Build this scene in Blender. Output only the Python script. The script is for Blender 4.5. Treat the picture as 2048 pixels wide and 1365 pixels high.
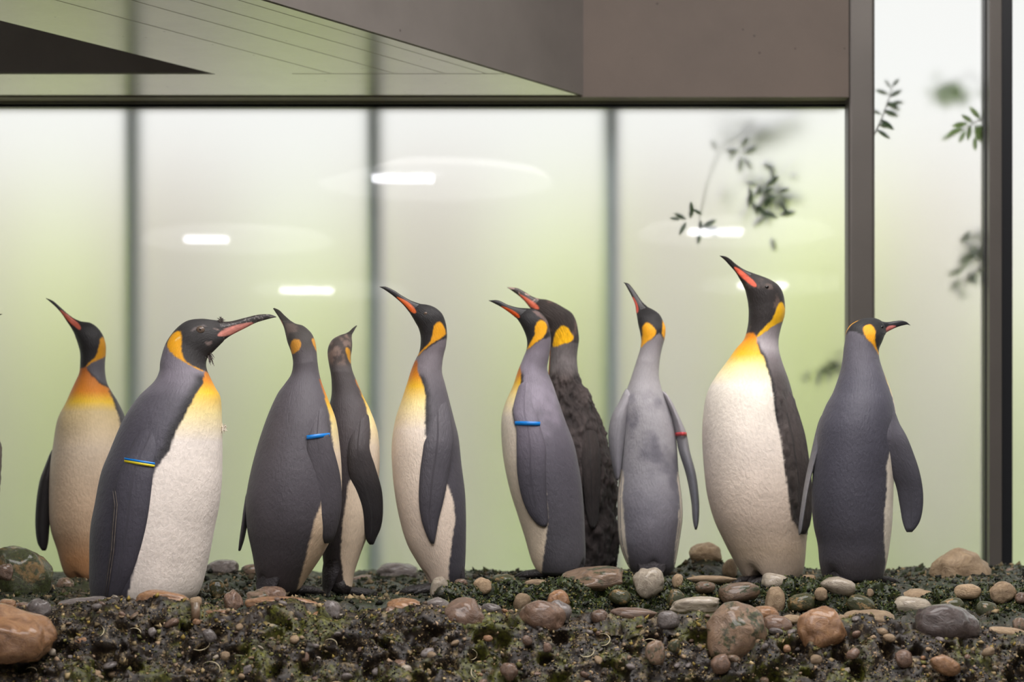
import bpy, bmesh, math, random
import numpy as np
from mathutils import Vector, Matrix

for _o in list(bpy.data.objects):
    bpy.data.objects.remove(_o)
SC = bpy.context.scene
COL = SC.collection
PI = math.pi
rnd = random.Random(7)
NR = np.random.RandomState(11)

# ------------------------------------------------------------------ camera
F = 3982.0            # focal length in pixels of the 2048 px wide frame (70 mm)
HZ = 1000.0           # pixel row of the horizon
CZ = 0.26             # camera height above the penguins' ground
cam = bpy.data.cameras.new('camera')
cam.sensor_width = 36.0
cam.lens = F * 36.0 / 2048.0
cam.shift_y = (HZ - 682.5) / 2048.0
cam.clip_start = 0.05
cam.dof.use_dof = True
cam.dof.focus_distance = 5.38
cam.dof.aperture_fstop = 2.8
camo = bpy.data.objects.new('camera', cam)
camo.location = (0, 0, CZ)
camo.rotation_euler = (PI / 2, 0, 0)
COL.objects.link(camo)
SC.camera = camo

# ------------------------------------------------------------------ world, lights, exposure
world = bpy.data.worlds.new('overcast_sky')
SC.world = world
world.use_nodes = True
_bg = world.node_tree.nodes['Background']
_bg.inputs[0].default_value = (1.0, 0.995, 0.985, 1)
_bg.inputs[1].default_value = 1.0

def area(name, loc, size, power, color, target):
    l = bpy.data.lights.new(name, 'AREA')
    l.shape = 'RECTANGLE'
    l.size, l.size_y = size
    l.energy = power
    l.color = color
    o = bpy.data.objects.new(name, l)
    o.location = loc
    d = Vector(target) - Vector(loc)
    o.rotation_euler = d.to_track_quat('-Z', 'Y').to_euler()
    COL.objects.link(o)
    return o

area('skylight_lamp', (1.1, 4.4, 3.36), (2.6, 2.2), 160, (1.0, 0.955, 0.935), (1.1, 4.4, 0.0))
area('hall_fill', (-0.4, 1.3, 3.36), (3.4, 2.4), 225, (1.0, 0.955, 0.945), (-0.4, 1.3, 0.0))  # unseen overhead panel, added as frontal fill for the penguins
area('shaft_fill', (-3.4, 4.6, 3.36), (1.2, 1.6), 14, (1.0, 0.97, 0.93), (-3.4, 4.6, 0.0))  # weak fill added to lift the dark opening left of the beam
_sun = bpy.data.lights.new('garden_fill_sun', 'SUN')  # sun added under the overcast sky to brighten the hedges and pillars
_sun.energy = 3.9
_sun.angle = math.radians(20)
_sun.color = (1.0, 0.97, 0.9)
_so = bpy.data.objects.new('garden_fill_sun', _sun)
_so.rotation_euler = (math.radians(28), math.radians(6), 0)
_so.location = (0, 4, 8)
COL.objects.link(_so)

SC.view_settings.view_transform = 'Standard'
SC.view_settings.look = 'None'
SC.view_settings.exposure = 0.0
SC.view_settings.gamma = 1.0
SC.view_settings.use_curve_mapping = False

# ------------------------------------------------------------------ helpers
def W(px, py, Y):
    return Vector(((px - 1024.0) / F * Y, Y, CZ + (HZ - py) / F * Y))

def s2l(c):
    r = []
    for v in c[:3]:
        v = v / 255.0
        r.append(v / 12.92 if v <= 0.04045 else ((v + 0.055) / 1.055) ** 2.4)
    return np.array(r)

def hsh(ix, iy, iz, seed):
    n = (ix.astype(np.int64) * 374761393 + iy.astype(np.int64) * 668265263 + iz.astype(np.int64) * 2147483647 + seed * 974711) & 0x7fffffff
    n = ((n ^ (n >> 13)) * 1274126177) & 0x7fffffff
    n = ((n ^ (n >> 16)) * 668265263) & 0x7fffffff
    return ((n ^ (n >> 15)) & 0xffff) / 65535.0

def vnoise(p, scale, seed=0):
    q = np.asarray(p, dtype=np.float64) * scale
    i = np.floor(q).astype(np.int64)
    f = q - i
    f = f * f * (3 - 2 * f)
    out = 0
    for dx in (0, 1):
        wx = f[:, 0] if dx else 1 - f[:, 0]
        for dy in (0, 1):
            wy = f[:, 1] if dy else 1 - f[:, 1]
            for dz in (0, 1):
                wz = f[:, 2] if dz else 1 - f[:, 2]
                out = out + wx * wy * wz * hsh(i[:, 0] + dx, i[:, 1] + dy, i[:, 2] + dz, seed)
    return out * 2 - 1

def fbm(p, scale, octv=4, seed=0, gain=0.5):
    a, s, t, n = 1.0, scale, 0, 0
    for k in range(octv):
        t = t + a * vnoise(p, s, seed + k * 17)
        n += a
        a *= gain
        s *= 2.03
    return t / n

def sstep(a, b, x):
    t = np.clip((x - a) / (b - a), 0, 1)
    return t * t * (3 - 2 * t)

# ---- materials
MATS = {}
def newmat(name):
    m = bpy.data.materials.new(name)
    m.use_nodes = True
    nt = m.node_tree
    b = nt.nodes['Principled BSDF']
    MATS[name] = m
    return m, nt, b

def N(nt, t, **kw):
    n = nt.nodes.new(t)
    for k, v in kw.items():
        setattr(n, k, v)
    return n

def setin(n, **kw):
    for k, v in kw.items():
        n.inputs[k.replace('_', ' ')].default_value = v

def ramp(nt, stops):
    r = N(nt, 'ShaderNodeValToRGB')
    e = r.color_ramp.elements
    while len(e) < len(stops):
        e.new(0.5)
    for el, (p, c) in zip(e, stops):
        el.position = p
        el.color = (c[0], c[1], c[2], 1)
    return r

def L4(c):
    v = s2l(c)
    return (v[0], v[1], v[2], 1)

def plain(name, col, rough=0.5, metal=0.0, noise=0.0, nscale=8.0, bump=0.0, bscale=40.0, spec=0.5):
    m, nt, b = newmat(name)
    b.inputs['Base Color'].default_value = L4(col)
    b.inputs['Roughness'].default_value = rough
    b.inputs['Metallic'].default_value = metal
    b.inputs['Specular IOR Level'].default_value = spec
    tc = N(nt, 'ShaderNodeTexCoord')
    if noise:
        n = N(nt, 'ShaderNodeTexNoise'); setin(n, Scale=nscale, Detail=5.0)
        nt.links.new(tc.outputs['Object'], n.inputs['Vector'])
        c = s2l(col)
        r = ramp(nt, [(0.3, c * (1 - noise)), (0.7, np.clip(c * (1 + noise), 0, 1))])
        nt.links.new(n.outputs[0], r.inputs[0])
        nt.links.new(r.outputs[0], b.inputs['Base Color'])
    if bump:
        n = N(nt, 'ShaderNodeTexNoise'); setin(n, Scale=bscale, Detail=4.0)
        nt.links.new(tc.outputs['Object'], n.inputs['Vector'])
        bp = N(nt, 'ShaderNodeBump'); setin(bp, Strength=bump, Distance=0.01)
        nt.links.new(n.outputs[0], bp.inputs['Height'])
        nt.links.new(bp.outputs[0], b.inputs['Normal'])
    return m

def plumage(name, rough=0.55, bump=0.35, su=150.0, sv=75.0, vary=0.16):
    m, nt, b = newmat(name)
    at = N(nt, 'ShaderNodeAttribute', attribute_name='Col')
    uv = N(nt, 'ShaderNodeUVMap', uv_map='UVMap')
    mp = N(nt, 'ShaderNodeMapping')
    mp.inputs['Scale'].default_value = (su, sv, 1)
    nt.links.new(uv.outputs[0], mp.inputs[0])
    n1 = N(nt, 'ShaderNodeTexNoise'); setin(n1, Scale=1.0, Detail=3.0, Roughness=0.6, Distortion=0.4)
    nt.links.new(mp.outputs[0], n1.inputs['Vector'])
    tc = N(nt, 'ShaderNodeTexCoord')
    n2 = N(nt, 'ShaderNodeTexNoise'); setin(n2, Scale=14.0, Detail=4.0)
    nt.links.new(tc.outputs['Object'], n2.inputs['Vector'])
    mx = N(nt, 'ShaderNodeMath', operation='ADD')
    nt.links.new(n1.outputs[0], mx.inputs[0]); nt.links.new(n2.outputs[0], mx.inputs[1])
    mr = N(nt, 'ShaderNodeMapRange'); setin(mr, From_Min=0.7, From_Max=1.3, To_Min=1 - vary, To_Max=1 + vary)
    nt.links.new(mx.outputs[0], mr.inputs[0])
    mc = N(nt, 'ShaderNodeVectorMath', operation='SCALE')
    nt.links.new(at.outputs['Color'], mc.inputs[0]); nt.links.new(mr.outputs[0], mc.inputs['Scale'])
    nt.links.new(mc.outputs[0], b.inputs['Base Color'])
    bp = N(nt, 'ShaderNodeBump'); setin(bp, Strength=bump, Distance=0.004)
    n5 = N(nt, 'ShaderNodeTexNoise'); setin(n5, Scale=26.0, Detail=2.0)
    nt.links.new(tc.outputs['Object'], n5.inputs['Vector'])
    b5 = N(nt, 'ShaderNodeMath', operation='MULTIPLY_ADD'); b5.inputs[1].default_value = 0.7
    nt.links.new(n5.outputs[0], b5.inputs[0]); nt.links.new(n1.outputs[0], b5.inputs[2])
    nt.links.new(b5.outputs[0], bp.inputs['Height'])
    nt.links.new(bp.outputs[0], b.inputs['Normal'])
    b.inputs['Roughness'].default_value = rough
    b.inputs['Specular IOR Level'].default_value = 0.4
    b.inputs['Sheen Weight'].default_value = 0.08
    return m

plumage('plumage', vary=0.12, bump=0.5)
plumage('plumage_fluffy', rough=0.85, bump=0.9, su=90.0, sv=40.0, vary=0.35)
plumage('bill_horn', rough=0.32, bump=0.2, su=260.0, sv=30.0, vary=0.18)
plain('foot_skin', (38, 34, 34), rough=0.5, noise=0.3, nscale=60, bump=0.5, bscale=160)
plain('tail_feather', (58, 54, 57), rough=0.7, noise=0.3, nscale=60, bump=0.4, bscale=140)
plain('eye_dark', (16, 13, 12), rough=0.1)
plain('eye_brown', (104, 88, 76), rough=0.15, noise=0.2, nscale=300)
plain('band_blue', (22, 128, 214), rough=0.35)
plain('band_yellow', (226, 206, 40), rough=0.4)
plain('band_red', (196, 66, 72), rough=0.4)
plain('tuft_grey', (96, 88, 82), rough=0.8, noise=0.4, nscale=90)
plain('tuft_white', (232, 222, 206), rough=0.8)
plain('shed_quill', (196, 184, 150), rough=0.6, noise=0.2, nscale=60)

# ---- mesh creation
def mesh_np(name, verts, faces, mat, parent=None, uvs=None, cols=None, smooth=True):
    """verts Nx3, faces list of arrays (quads Mx4 and/or tris Mx3)"""
    me = bpy.data.meshes.new(name)
    verts = np.asarray(verts, dtype=np.float32)
    loops, starts, tot = [], [], 0
    for fa in faces:
        fa = np.asarray(fa, dtype=np.int32)
        if len(fa) == 0:
            continue
        k = fa.shape[1]
        starts.append(tot + np.arange(len(fa)) * k)
        loops.append(fa.ravel())
        tot += fa.size
    loops = np.concatenate(loops); starts = np.concatenate(starts)
    me.vertices.add(len(verts)); me.vertices.foreach_set('co', verts.ravel())
    me.loops.add(len(loops)); me.loops.foreach_set('vertex_index', loops)
    me.polygons.add(len(starts)); me.polygons.foreach_set('loop_start', starts.astype(np.int32))
    me.update(calc_edges=True)
    if smooth:
        me.polygons.foreach_set('use_smooth', np.ones(len(starts), dtype=bool))
    if uvs is not None:
        ul = me.uv_layers.new(name='UVMap')
        ul.data.foreach_set('uv', np.asarray(uvs, dtype=np.float32)[loops].ravel())
    if cols is not None:
        a = me.attributes.new('Col', 'FLOAT_COLOR', 'POINT')
        c4 = np.ones((len(verts), 4), dtype=np.float32); c4[:, :3] = cols
        a.data.foreach_set('color', c4.ravel())
    me.materials.append(MATS[mat])
    me.validate()
    o = bpy.data.objects.new(name, me)
    COL.objects.link(o)
    if parent is not None:
        o.parent = parent
        o.matrix_parent_inverse = Matrix.Translation(-Vector(parent.location))
    return o

def obj_bm(name, bm, mat, parent=None, smooth=False):
    me = bpy.data.meshes.new(name)
    bm.to_mesh(me); bm.free()
    if smooth:
        for p in me.polygons:
            p.use_smooth = True
    me.materials.append(MATS[mat])
    o = bpy.data.objects.new(name, me)
    COL.objects.link(o)
    if parent is not None:
        o.parent = parent
        o.matrix_parent_inverse = Matrix.Translation(-Vector(parent.location))
    return o

def box(name, x0, x1, y0, y1, z0, z1, mat, parent=None, bevel=0.0):
    bm = bmesh.new()
    bmesh.ops.create_cube(bm, size=1.0)
    for v in bm.verts:
        v.co = Vector(((x0 + x1) / 2 + v.co.x * (x1 - x0), (y0 + y1) / 2 + v.co.y * (y1 - y0), (z0 + z1) / 2 + v.co.z * (z1 - z0)))
    if bevel:
        bmesh.ops.bevel(bm, geom=bm.edges[:], offset=bevel, segments=3, affect='EDGES', profile=0.5)
    return obj_bm(name, bm, mat, parent)

def prism(name, pts, z0, z1, mat, parent=None):
    bm = bmesh.new()
    a = [bm.verts.new((x, y, z0)) for x, y in pts]
    b = [bm.verts.new((x, y, z1)) for x, y in pts]
    bm.faces.new(list(reversed(a))); bm.faces.new(b)
    n = len(pts)
    for i in range(n):
        bm.faces.new((a[i], a[(i + 1) % n], b[(i + 1) % n], b[i]))
    bmesh.ops.recalc_face_normals(bm, faces=bm.faces[:])
    return obj_bm(name, bm, mat, parent)

def tube(bm, pts, radii, seg=8):
    pts = [Vector(p) for p in pts]
    rings = []
    for i, p in enumerate(pts):
        t = (pts[min(i + 1, len(pts) - 1)] - pts[max(i - 1, 0)]).normalized()
        u = t.cross(Vector((0.31, 0.17, 0.93))).normalized()
        w = t.cross(u)
        r = radii[i] if hasattr(radii, '__len__') else radii
        rings.append([bm.verts.new(p + (u * math.cos(a) + w * math.sin(a)) * r) for a in [2 * PI * k / seg for k in range(seg)]])
    for a, b in zip(rings, rings[1:]):
        for k in range(seg):
            bm.faces.new((a[k], a[(k + 1) % seg], b[(k + 1) % seg], b[k]))
    bm.faces.new(list(reversed(rings[0]))); bm.faces.new(rings[-1])

def tag(o, label=None, cat=None, group=None, kind=None):
    if label: o['label'] = label
    if cat: o['category'] = cat
    if group: o['group'] = group
    if kind: o['kind'] = kind
    return o

def empty(name, loc):
    o = bpy.data.objects.new(name, None)
    o.location = loc
    o.empty_display_size = 0.1
    COL.objects.link(o)
    return o

# ------------------------------------------------------------------ the setting: materials
def concrete(name, col, rough, spec=0.5, coat=0.0):
    m, nt, b = newmat(name)
    tc = N(nt, 'ShaderNodeTexCoord')
    n = N(nt, 'ShaderNodeTexNoise'); setin(n, Scale=2.2, Detail=7.0, Roughness=0.6)
    nt.links.new(tc.outputs['Object'], n.inputs['Vector'])
    c = s2l(col)
    r = ramp(nt, [(0.3, c * 0.82), (0.55, c), (0.75, np.clip(c * 1.13, 0, 1))])
    nt.links.new(n.outputs[0], r.inputs[0])
    v = N(nt, 'ShaderNodeTexVoronoi'); setin(v, Scale=13.0, Randomness=1.0)
    nt.links.new(tc.outputs['Object'], v.inputs['Vector'])
    lt = N(nt, 'ShaderNodeMath', operation='LESS_THAN'); lt.inputs[1].default_value = 0.055
    nt.links.new(v.outputs['Distance'], lt.inputs[0])
    mx = N(nt, 'ShaderNodeMix', data_type='RGBA')
    nt.links.new(lt.outputs[0], mx.inputs['Factor'])
    nt.links.new(r.outputs[0], mx.inputs['A'])
    mx.inputs['B'].default_value = (c[0] * 0.45, c[1] * 0.42, c[2] * 0.4, 1)
    nt.links.new(mx.outputs['Result'], b.inputs['Base Color'])
    b.inputs['Roughness'].default_value = rough
    b.inputs['Specular IOR Level'].default_value = spec
    b.inputs['Coat Weight'].default_value = coat
    b.inputs['Coat Roughness'].default_value = 0.1
    b.inputs['Coat IOR'].default_value = 1.8
    n3 = N(nt, 'ShaderNodeTexNoise'); setin(n3, Scale=55.0, Detail=4.0)
    nt.links.new(tc.outputs['Object'], n3.inputs['Vector'])
    bp = N(nt, 'ShaderNodeBump'); setin(bp, Strength=0.06, Distance=0.01)
    nt.links.new(n3.outputs[0], bp.inputs['Height'])
    nt.links.new(bp.outputs[0], b.inputs['Normal'])
    return m

concrete('beam_concrete', (168, 160, 148), 0.35, 0.5, 1.0)
concrete('shaft_concrete', (110, 104, 99), 0.6)
concrete('lintel_concrete', (95, 82, 72), 0.6)
concrete('hall_concrete', (120, 116, 112), 0.7)
plain('steel_grey', (92, 87, 82), rough=0.42, metal=0.35, noise=0.06, nscale=5)
plain('frame_dark', (44, 44, 46), rough=0.45, metal=0.3)
plain('frame_black', (20, 22, 26), rough=0.4, metal=0.2)
plain('mullion_blue', (150, 164, 170), rough=0.5)
plain('lamp_white', (235, 235, 235), rough=0.5)

def frosted(name):
    m, nt, b = newmat(name)
    nt.nodes.remove(b)
    out = [n for n in nt.nodes if n.type == 'OUTPUT_MATERIAL'][0]
    rf = N(nt, 'ShaderNodeBsdfRefraction'); setin(rf, Roughness=0.7, IOR=1.42)
    rf.inputs['Color'].default_value = (0.97, 0.985, 0.97, 1)
    gl = N(nt, 'ShaderNodeBsdfGlossy'); setin(gl, Roughness=0.02)
    fr = N(nt, 'ShaderNodeFresnel'); setin(fr, IOR=1.5)
    mx = N(nt, 'ShaderNodeMixShader')
    nt.links.new(fr.outputs[0], mx.inputs[0])
    nt.links.new(rf.outputs[0], mx.inputs[1]); nt.links.new(gl.outputs[0], mx.inputs[2])
    nt.links.new(mx.outputs[0], out.inputs['Surface'])
    return m
frosted('frosted_glass')

def emis(name, col, strength):
    m, nt, b = newmat(name)
    b.inputs['Base Color'].default_value = (0.8, 0.8, 0.8, 1)
    b.inputs['Emission Color'].default_value = (col[0], col[1], col[2], 1)
    b.inputs['Emission Strength'].default_value = strength
    return m
emis('led', (0.93, 0.92, 1.0), 42.0)
emis('lamp_disc', (0.95, 0.95, 1.0), 1.6)

def rocky(name, dark, mid, light, moss, mossamt, rough=0.45):
    m, nt, b = newmat(name)
    tc = N(nt, 'ShaderNodeTexCoord')
    n = N(nt, 'ShaderNodeTexNoise'); setin(n, Scale=34.0, Detail=9.0, Roughness=0.68)
    nt.links.new(tc.outputs['Object'], n.inputs['Vector'])
    r = ramp(nt, [(0.33, s2l(dark)), (0.47, s2l(mid) * 0.6), (0.56, s2l(mid)), (0.68, s2l(light))])
    nt.links.new(n.outputs[0], r.inputs[0])
    # grit specks
    v = N(nt, 'ShaderNodeTexVoronoi'); setin(v, Scale=150.0)
    nt.links.new(tc.outputs['Object'], v.inputs['Vector'])
    sp = N(nt, 'ShaderNodeMapRange'); setin(sp, From_Min=0.2, From_Max=0.34, To_Min=0.75, To_Max=0.0)
    nt.links.new(v.outputs['Distance'], sp.inputs[0])
    ng = N(nt, 'ShaderNodeTexNoise'); setin(ng, Scale=22.0, Detail=3.0)
    nt.links.new(tc.outputs['Object'], ng.inputs['Vector'])
    gm = N(nt, 'ShaderNodeMapRange'); setin(gm, From_Min=0.46, From_Max=0.6)
    nt.links.new(ng.outputs[0], gm.inputs[0])
    ml = N(nt, 'ShaderNodeMath', operation='MULTIPLY')
    nt.links.new(sp.outputs[0], ml.inputs[0]); nt.links.new(gm.outputs[0], ml.inputs[1])
    m1 = N(nt, 'ShaderNodeMix', data_type='RGBA')
    nt.links.new(ml.outputs[0], m1.inputs['Factor']); nt.links.new(r.outputs[0], m1.inputs['A'])
    m1.inputs['B'].default_value = L4(light)
    # moss
    n2 = N(nt, 'ShaderNodeTexNoise'); setin(n2, Scale=7.0, Detail=8.0, Roughness=0.7)
    nt.links.new(tc.outputs['Object'], n2.inputs['Vector'])
    mm = N(nt, 'ShaderNodeMapRange'); setin(mm, From_Min=0.62 - 0.22 * mossamt, From_Max=0.7 - 0.22 * mossamt, To_Max=0.85)
    nt.links.new(n2.outputs[0], mm.inputs[0])
    n4 = N(nt, 'ShaderNodeTexNoise'); setin(n4, Scale=90.0, Detail=4.0)
    nt.links.new(tc.outputs['Object'], n4.inputs['Vector'])
    mr = ramp(nt, [(0.35, s2l(moss) * 0.3), (0.55, s2l(moss)), (0.75, np.clip(s2l(moss) * 2.6, 0, 1))])
    nt.links.new(n4.outputs[0], mr.inputs[0])
    m2 = N(nt, 'ShaderNodeMix', data_type='RGBA')
    nt.links.new(mm.outputs[0], m2.inputs['Factor']); nt.links.new(m1.outputs['Result'], m2.inputs['A'])
    nt.links.new(mr.outputs[0], m2.inputs['B'])
    nt.links.new(m2.outputs['Result'], b.inputs['Base Color'])
    b.inputs['Roughness'].default_value = rough
    bp = N(nt, 'ShaderNodeBump'); setin(bp, Strength=0.8, Distance=0.006)
    nt.links.new(n.outputs[0], bp.inputs['Height'])
    nt.links.new(bp.outputs[0], b.inputs['Normal'])
    return m

rocky('ledge_rock', (10, 9, 8), (46, 36, 26), (142, 124, 88), (80, 82, 26), 0.55, rough=0.42)
rocky('floor_rock', (16, 16, 13), (52, 48, 36), (128, 112, 84), (34, 44, 18), 0.9)
rocky('mossy_rock', (10, 12, 8), (34, 36, 22), (112, 104, 66), (44, 56, 18), 1.1, rough=0.35)

def stonemat(name, c1, c2, moss=0.0, rough=0.32, mosscol=(46, 58, 24)):
    m, nt, b = newmat(name)
    tc = N(nt, 'ShaderNodeTexCoord')
    oi = N(nt, 'ShaderNodeObjectInfo')
    ad = N(nt, 'ShaderNodeVectorMath', operation='ADD')
    nt.links.new(tc.outputs['Object'], ad.inputs[0])
    sc = N(nt, 'ShaderNodeMath', operation='MULTIPLY'); sc.inputs[1].default_value = 13.0
    nt.links.new(oi.outputs['Random'], sc.inputs[0]); nt.links.new(sc.outputs[0], ad.inputs[1])
    n = N(nt, 'ShaderNodeTexNoise'); setin(n, Scale=2.6, Detail=9.0, Roughness=0.72, Distortion=0.8)
    nt.links.new(ad.outputs[0], n.inputs['Vector'])
    r = ramp(nt, [(0.3, s2l(c1)), (0.7, s2l(c2))])
    nt.links.new(n.outputs[0], r.inputs[0])
    hv = N(nt, 'ShaderNodeHueSaturation')
    mr = N(nt, 'ShaderNodeMapRange'); setin(mr, To_Min=0.75, To_Max=1.2)
    nt.links.new(oi.outputs['Random'], mr.inputs[0]); nt.links.new(mr.outputs[0], hv.inputs['Value'])
    nt.links.new(r.outputs[0], hv.inputs['Color'])
    col = hv.outputs[0]
    if moss:
        n2 = N(nt, 'ShaderNodeTexNoise'); setin(n2, Scale=1.6, Detail=8.0, Roughness=0.7)
        nt.links.new(ad.outputs[0], n2.inputs['Vector'])
        mm = N(nt, 'ShaderNodeMapRange'); setin(mm, From_Min=0.66 - 0.25 * moss, From_Max=0.72 - 0.25 * moss, To_Max=0.92)
        nt.links.new(n2.outputs[0], mm.inputs[0])
        n4 = N(nt, 'ShaderNodeTexNoise'); setin(n4, Scale=14.0, Detail=4.0)
        nt.links.new(tc.outputs['Object'], n4.inputs['Vector'])
        rr = ramp(nt, [(0.35, s2l(mosscol) * 0.3), (0.7, np.clip(s2l(mosscol) * 1.7, 0, 1))])
        nt.links.new(n4.outputs[0], rr.inputs[0])
        m2 = N(nt, 'ShaderNodeMix', data_type='RGBA')
        nt.links.new(mm.outputs[0], m2.inputs['Factor']); nt.links.new(col, m2.inputs['A']); nt.links.new(rr.outputs[0], m2.inputs['B'])
        col = m2.outputs['Result']
    nt.links.new(col, b.inputs['Base Color'])
    b.inputs['Roughness'].default_value = rough
    b.inputs['Specular IOR Level'].default_value = 0.55
    b.inputs['Coat Weight'].default_value = 0.55 if rough < 0.45 else 0.1
    b.inputs['Coat Roughness'].default_value = 0.16
    bp = N(nt, 'ShaderNodeBump'); setin(bp, Strength=0.45, Distance=0.05)
    nt.links.new(n.outputs[0], bp.inputs['Height'])
    nt.links.new(bp.outputs[0], b.inputs['Normal'])
    return m

stonemat('stone_orange', (104, 70, 46), (184, 140, 100), rough=0.22)
stonemat('stone_tan', (122, 98, 72), (184, 160, 128), rough=0.5)
stonemat('stone_grey', (72, 66, 66), (138, 128, 122), rough=0.22)
stonemat('stone_brown', (78, 60, 48), (142, 112, 92), rough=0.25)
stonemat('stone_dark', (54, 46, 44), (96, 84, 80), rough=0.14)
stonemat('stone_pale', (132, 120, 106), (190, 178, 158), rough=0.4)
stonemat('stone_mossy', (112, 88, 48), (166, 134, 84), moss=1.0, rough=0.4)
stonemat('stone_yellowmoss', (120, 96, 46), (190, 166, 96), moss=0.75, rough=0.3, mosscol=(62, 70, 24))
stonemat('stone_halfmoss', (96, 76, 60), (154, 126, 100), moss=0.55, rough=0.3)

# ------------------------------------------------------------------ the setting: building
GY = 7.30                      # frosted glass plane
LY = 7.155                     # inner face of the lintel wall
def X(px, Y): return (px - 1024.0) / F * Y
def Z(py, Y): return CZ + (HZ - py) / F * Y
ZS = Z(192, LY)                # soffit height
ZH = Z(213, 7.26)              # window head
HALLX, HALLF, CEILZ, LOWZ = 4.6, -9.0, 3.4, -0.95

tag(box('floor_hall', -HALLX, HALLX, HALLF, 4.9, LOWZ - 0.1, LOWZ, 'hall_concrete'), kind='structure')
tag(box('ceiling', -HALLX, HALLX, HALLF, 7.5, CEILZ, CEILZ + 0.2, 'hall_concrete'), kind='structure')
tag(box('wall_left', -HALLX - 0.2, -HALLX, HALLF, 7.5, LOWZ, CEILZ, 'hall_concrete'), kind='structure')
tag(box('wall_right', HALLX, HALLX + 0.2, HALLF, 7.5, LOWZ, CEILZ, 'hall_concrete'), kind='structure')
tag(box('wall_front', -HALLX, HALLX, HALLF - 0.2, HALLF, LOWZ, CEILZ, 'hall_concrete'), kind='structure')
XC0, XC1 = X(1697, 7.19), X(1750.5, 7.19)
tag(box('wall_back', -HALLX, X(1697.5, LY), LY, 7.42, ZS - 0.004, CEILZ, 'lintel_concrete'), kind='structure')
# window head profile under the lintel: an outer bar, a shadow groove and a thin inner bar
hd = tag(box('trim_1', -HALLX, XC0 + 0.02, 7.235, 7.36, ZH + 0.008, ZS - 0.004, 'steel_grey'), kind='structure')
box('glazing_bead', -HALLX, XC0 + 0.02, 7.262, GY - 0.002, ZH - 0.002, ZH + 0.008, 'frame_black', hd)
tag(box('trim_2', -HALLX, HALLX, GY - 0.05, GY + 0.05, LOWZ, -0.03, 'frame_dark'), kind='structure')

# diagonal concrete beam plus the strip along the lintel, seen from below
k = 0.709
def dg(x0, y0, y): return (x0 - k * (y0 - y), y)
xe, xl = X(1160, LY), X(432, 6.79)
prism_pts = [(-HALLX, LY), (-HALLX, 6.79), (xl, 6.79), dg(xl, 6.79, 2.6), dg(xe, LY, 2.6), (xe, LY)]
beam = tag(prism('ceiling_beam', prism_pts, ZS, CEILZ, 'beam_concrete'), kind='structure')
# board joints cast into the soffit: thin raised fins running along the beam
def fin(x0, y0, y1, w, name='board_joint'):
    a, b_ = dg(x0, y0, y0), dg(x0, y0, y1)
    prism(name, [a, (a[0] + w, a[1]), (b_[0] + w, b_[1]), b_], ZS - 0.0008, ZS + 0.001, 'beam_concrete', beam)
for x0 in (-0.62, -0.40, -0.23, -0.09):
    fin(x0, 6.78, 2.7, 0.003)
prism('board_joint', [(-0.75, 6.782), (xe - 0.27, 6.782), (xe - 0.27, 6.789), (-0.75, 6.789)], ZS - 0.0008, ZS + 0.001, 'beam_concrete', beam)
# shaft face in a smoother grey, proud of the beam's right side
a, b_ = dg(xe, LY, LY), dg(xe, LY, 2.6)
prism('shaft_face', [a, (a[0] + 0.012, a[1]), (b_[0] + 0.012, b_[1]), b_], ZS + 0.002, CEILZ - 0.01, 'shaft_concrete', beam)
prism('shaft_face', [(-HALLX, 6.778), (xl - 0.01, 6.778), (xl - 0.002, 6.789), (-HALLX, 6.789)], ZS + 0.002, CEILZ - 0.01, 'shaft_concrete', beam)

# round-edged steel column and the right hand frame
col = box('steel_column', XC0, XC1, 7.19, 7.285, -0.06, CEILZ, 'steel_grey', bevel=0.012)
tag(col, kind='structure')
fr = empty('window_frame', (X(1996, 7.1), 7.14, -0.05))
tag(fr, kind='structure')
box('frame_post', X(1979, 7.2), X(2004, 7.2), 7.2, 7.34, -0.05, CEILZ, 'steel_grey', fr, bevel=0.003)
box('rubber_seal', X(1970, 7.25), X(1979.5, 7.2), 7.25, 7.29, -0.05, CEILZ, 'frame_dark', fr)
box('frame_post', X(2004, 7.2), X(2025, 7.22), 7.22, 7.34, -0.05, CEILZ, 'frame_black', fr)

# panes of frosted glass
def pane(n, x0, x1, z1):
    me = bpy.data.meshes.new('window_%d' % n)
    me.from_pydata([(x0, GY, -0.04), (x1, GY, -0.04), (x1, GY, z1), (x0, GY, z1)], [], [(0, 1, 2, 3)])
    me.materials.append(MATS['frosted_glass'])
    o = bpy.data.objects.new('window_%d' % n, me)
    COL.objects.link(o)
    return tag(o, kind='structure')
BARS = (X(261, 7.4), X(746, 7.4), X(1223, 7.4))
xs = [-HALLX, X(-225, 7.4), BARS[0], BARS[1], BARS[2], XC0 + 0.03]
for n, (x0, x1) in enumerate(zip(xs, xs[1:])):
    w = pane(n + 1, x0, x1, ZH + 0.02)
    if n < 4:   # the mullion stands behind the pane joint
        hwid = 0.024
        box('mullion', x1 - hwid, x1 + hwid, GY + 0.16, GY + 0.22, -0.04, ZH + 0.2, 'mullion_blue', w)
pane(6, XC0 + 0.03, X(1980, GY), CEILZ)
pane(7, X(2015, GY), HALLX, CEILZ)

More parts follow.
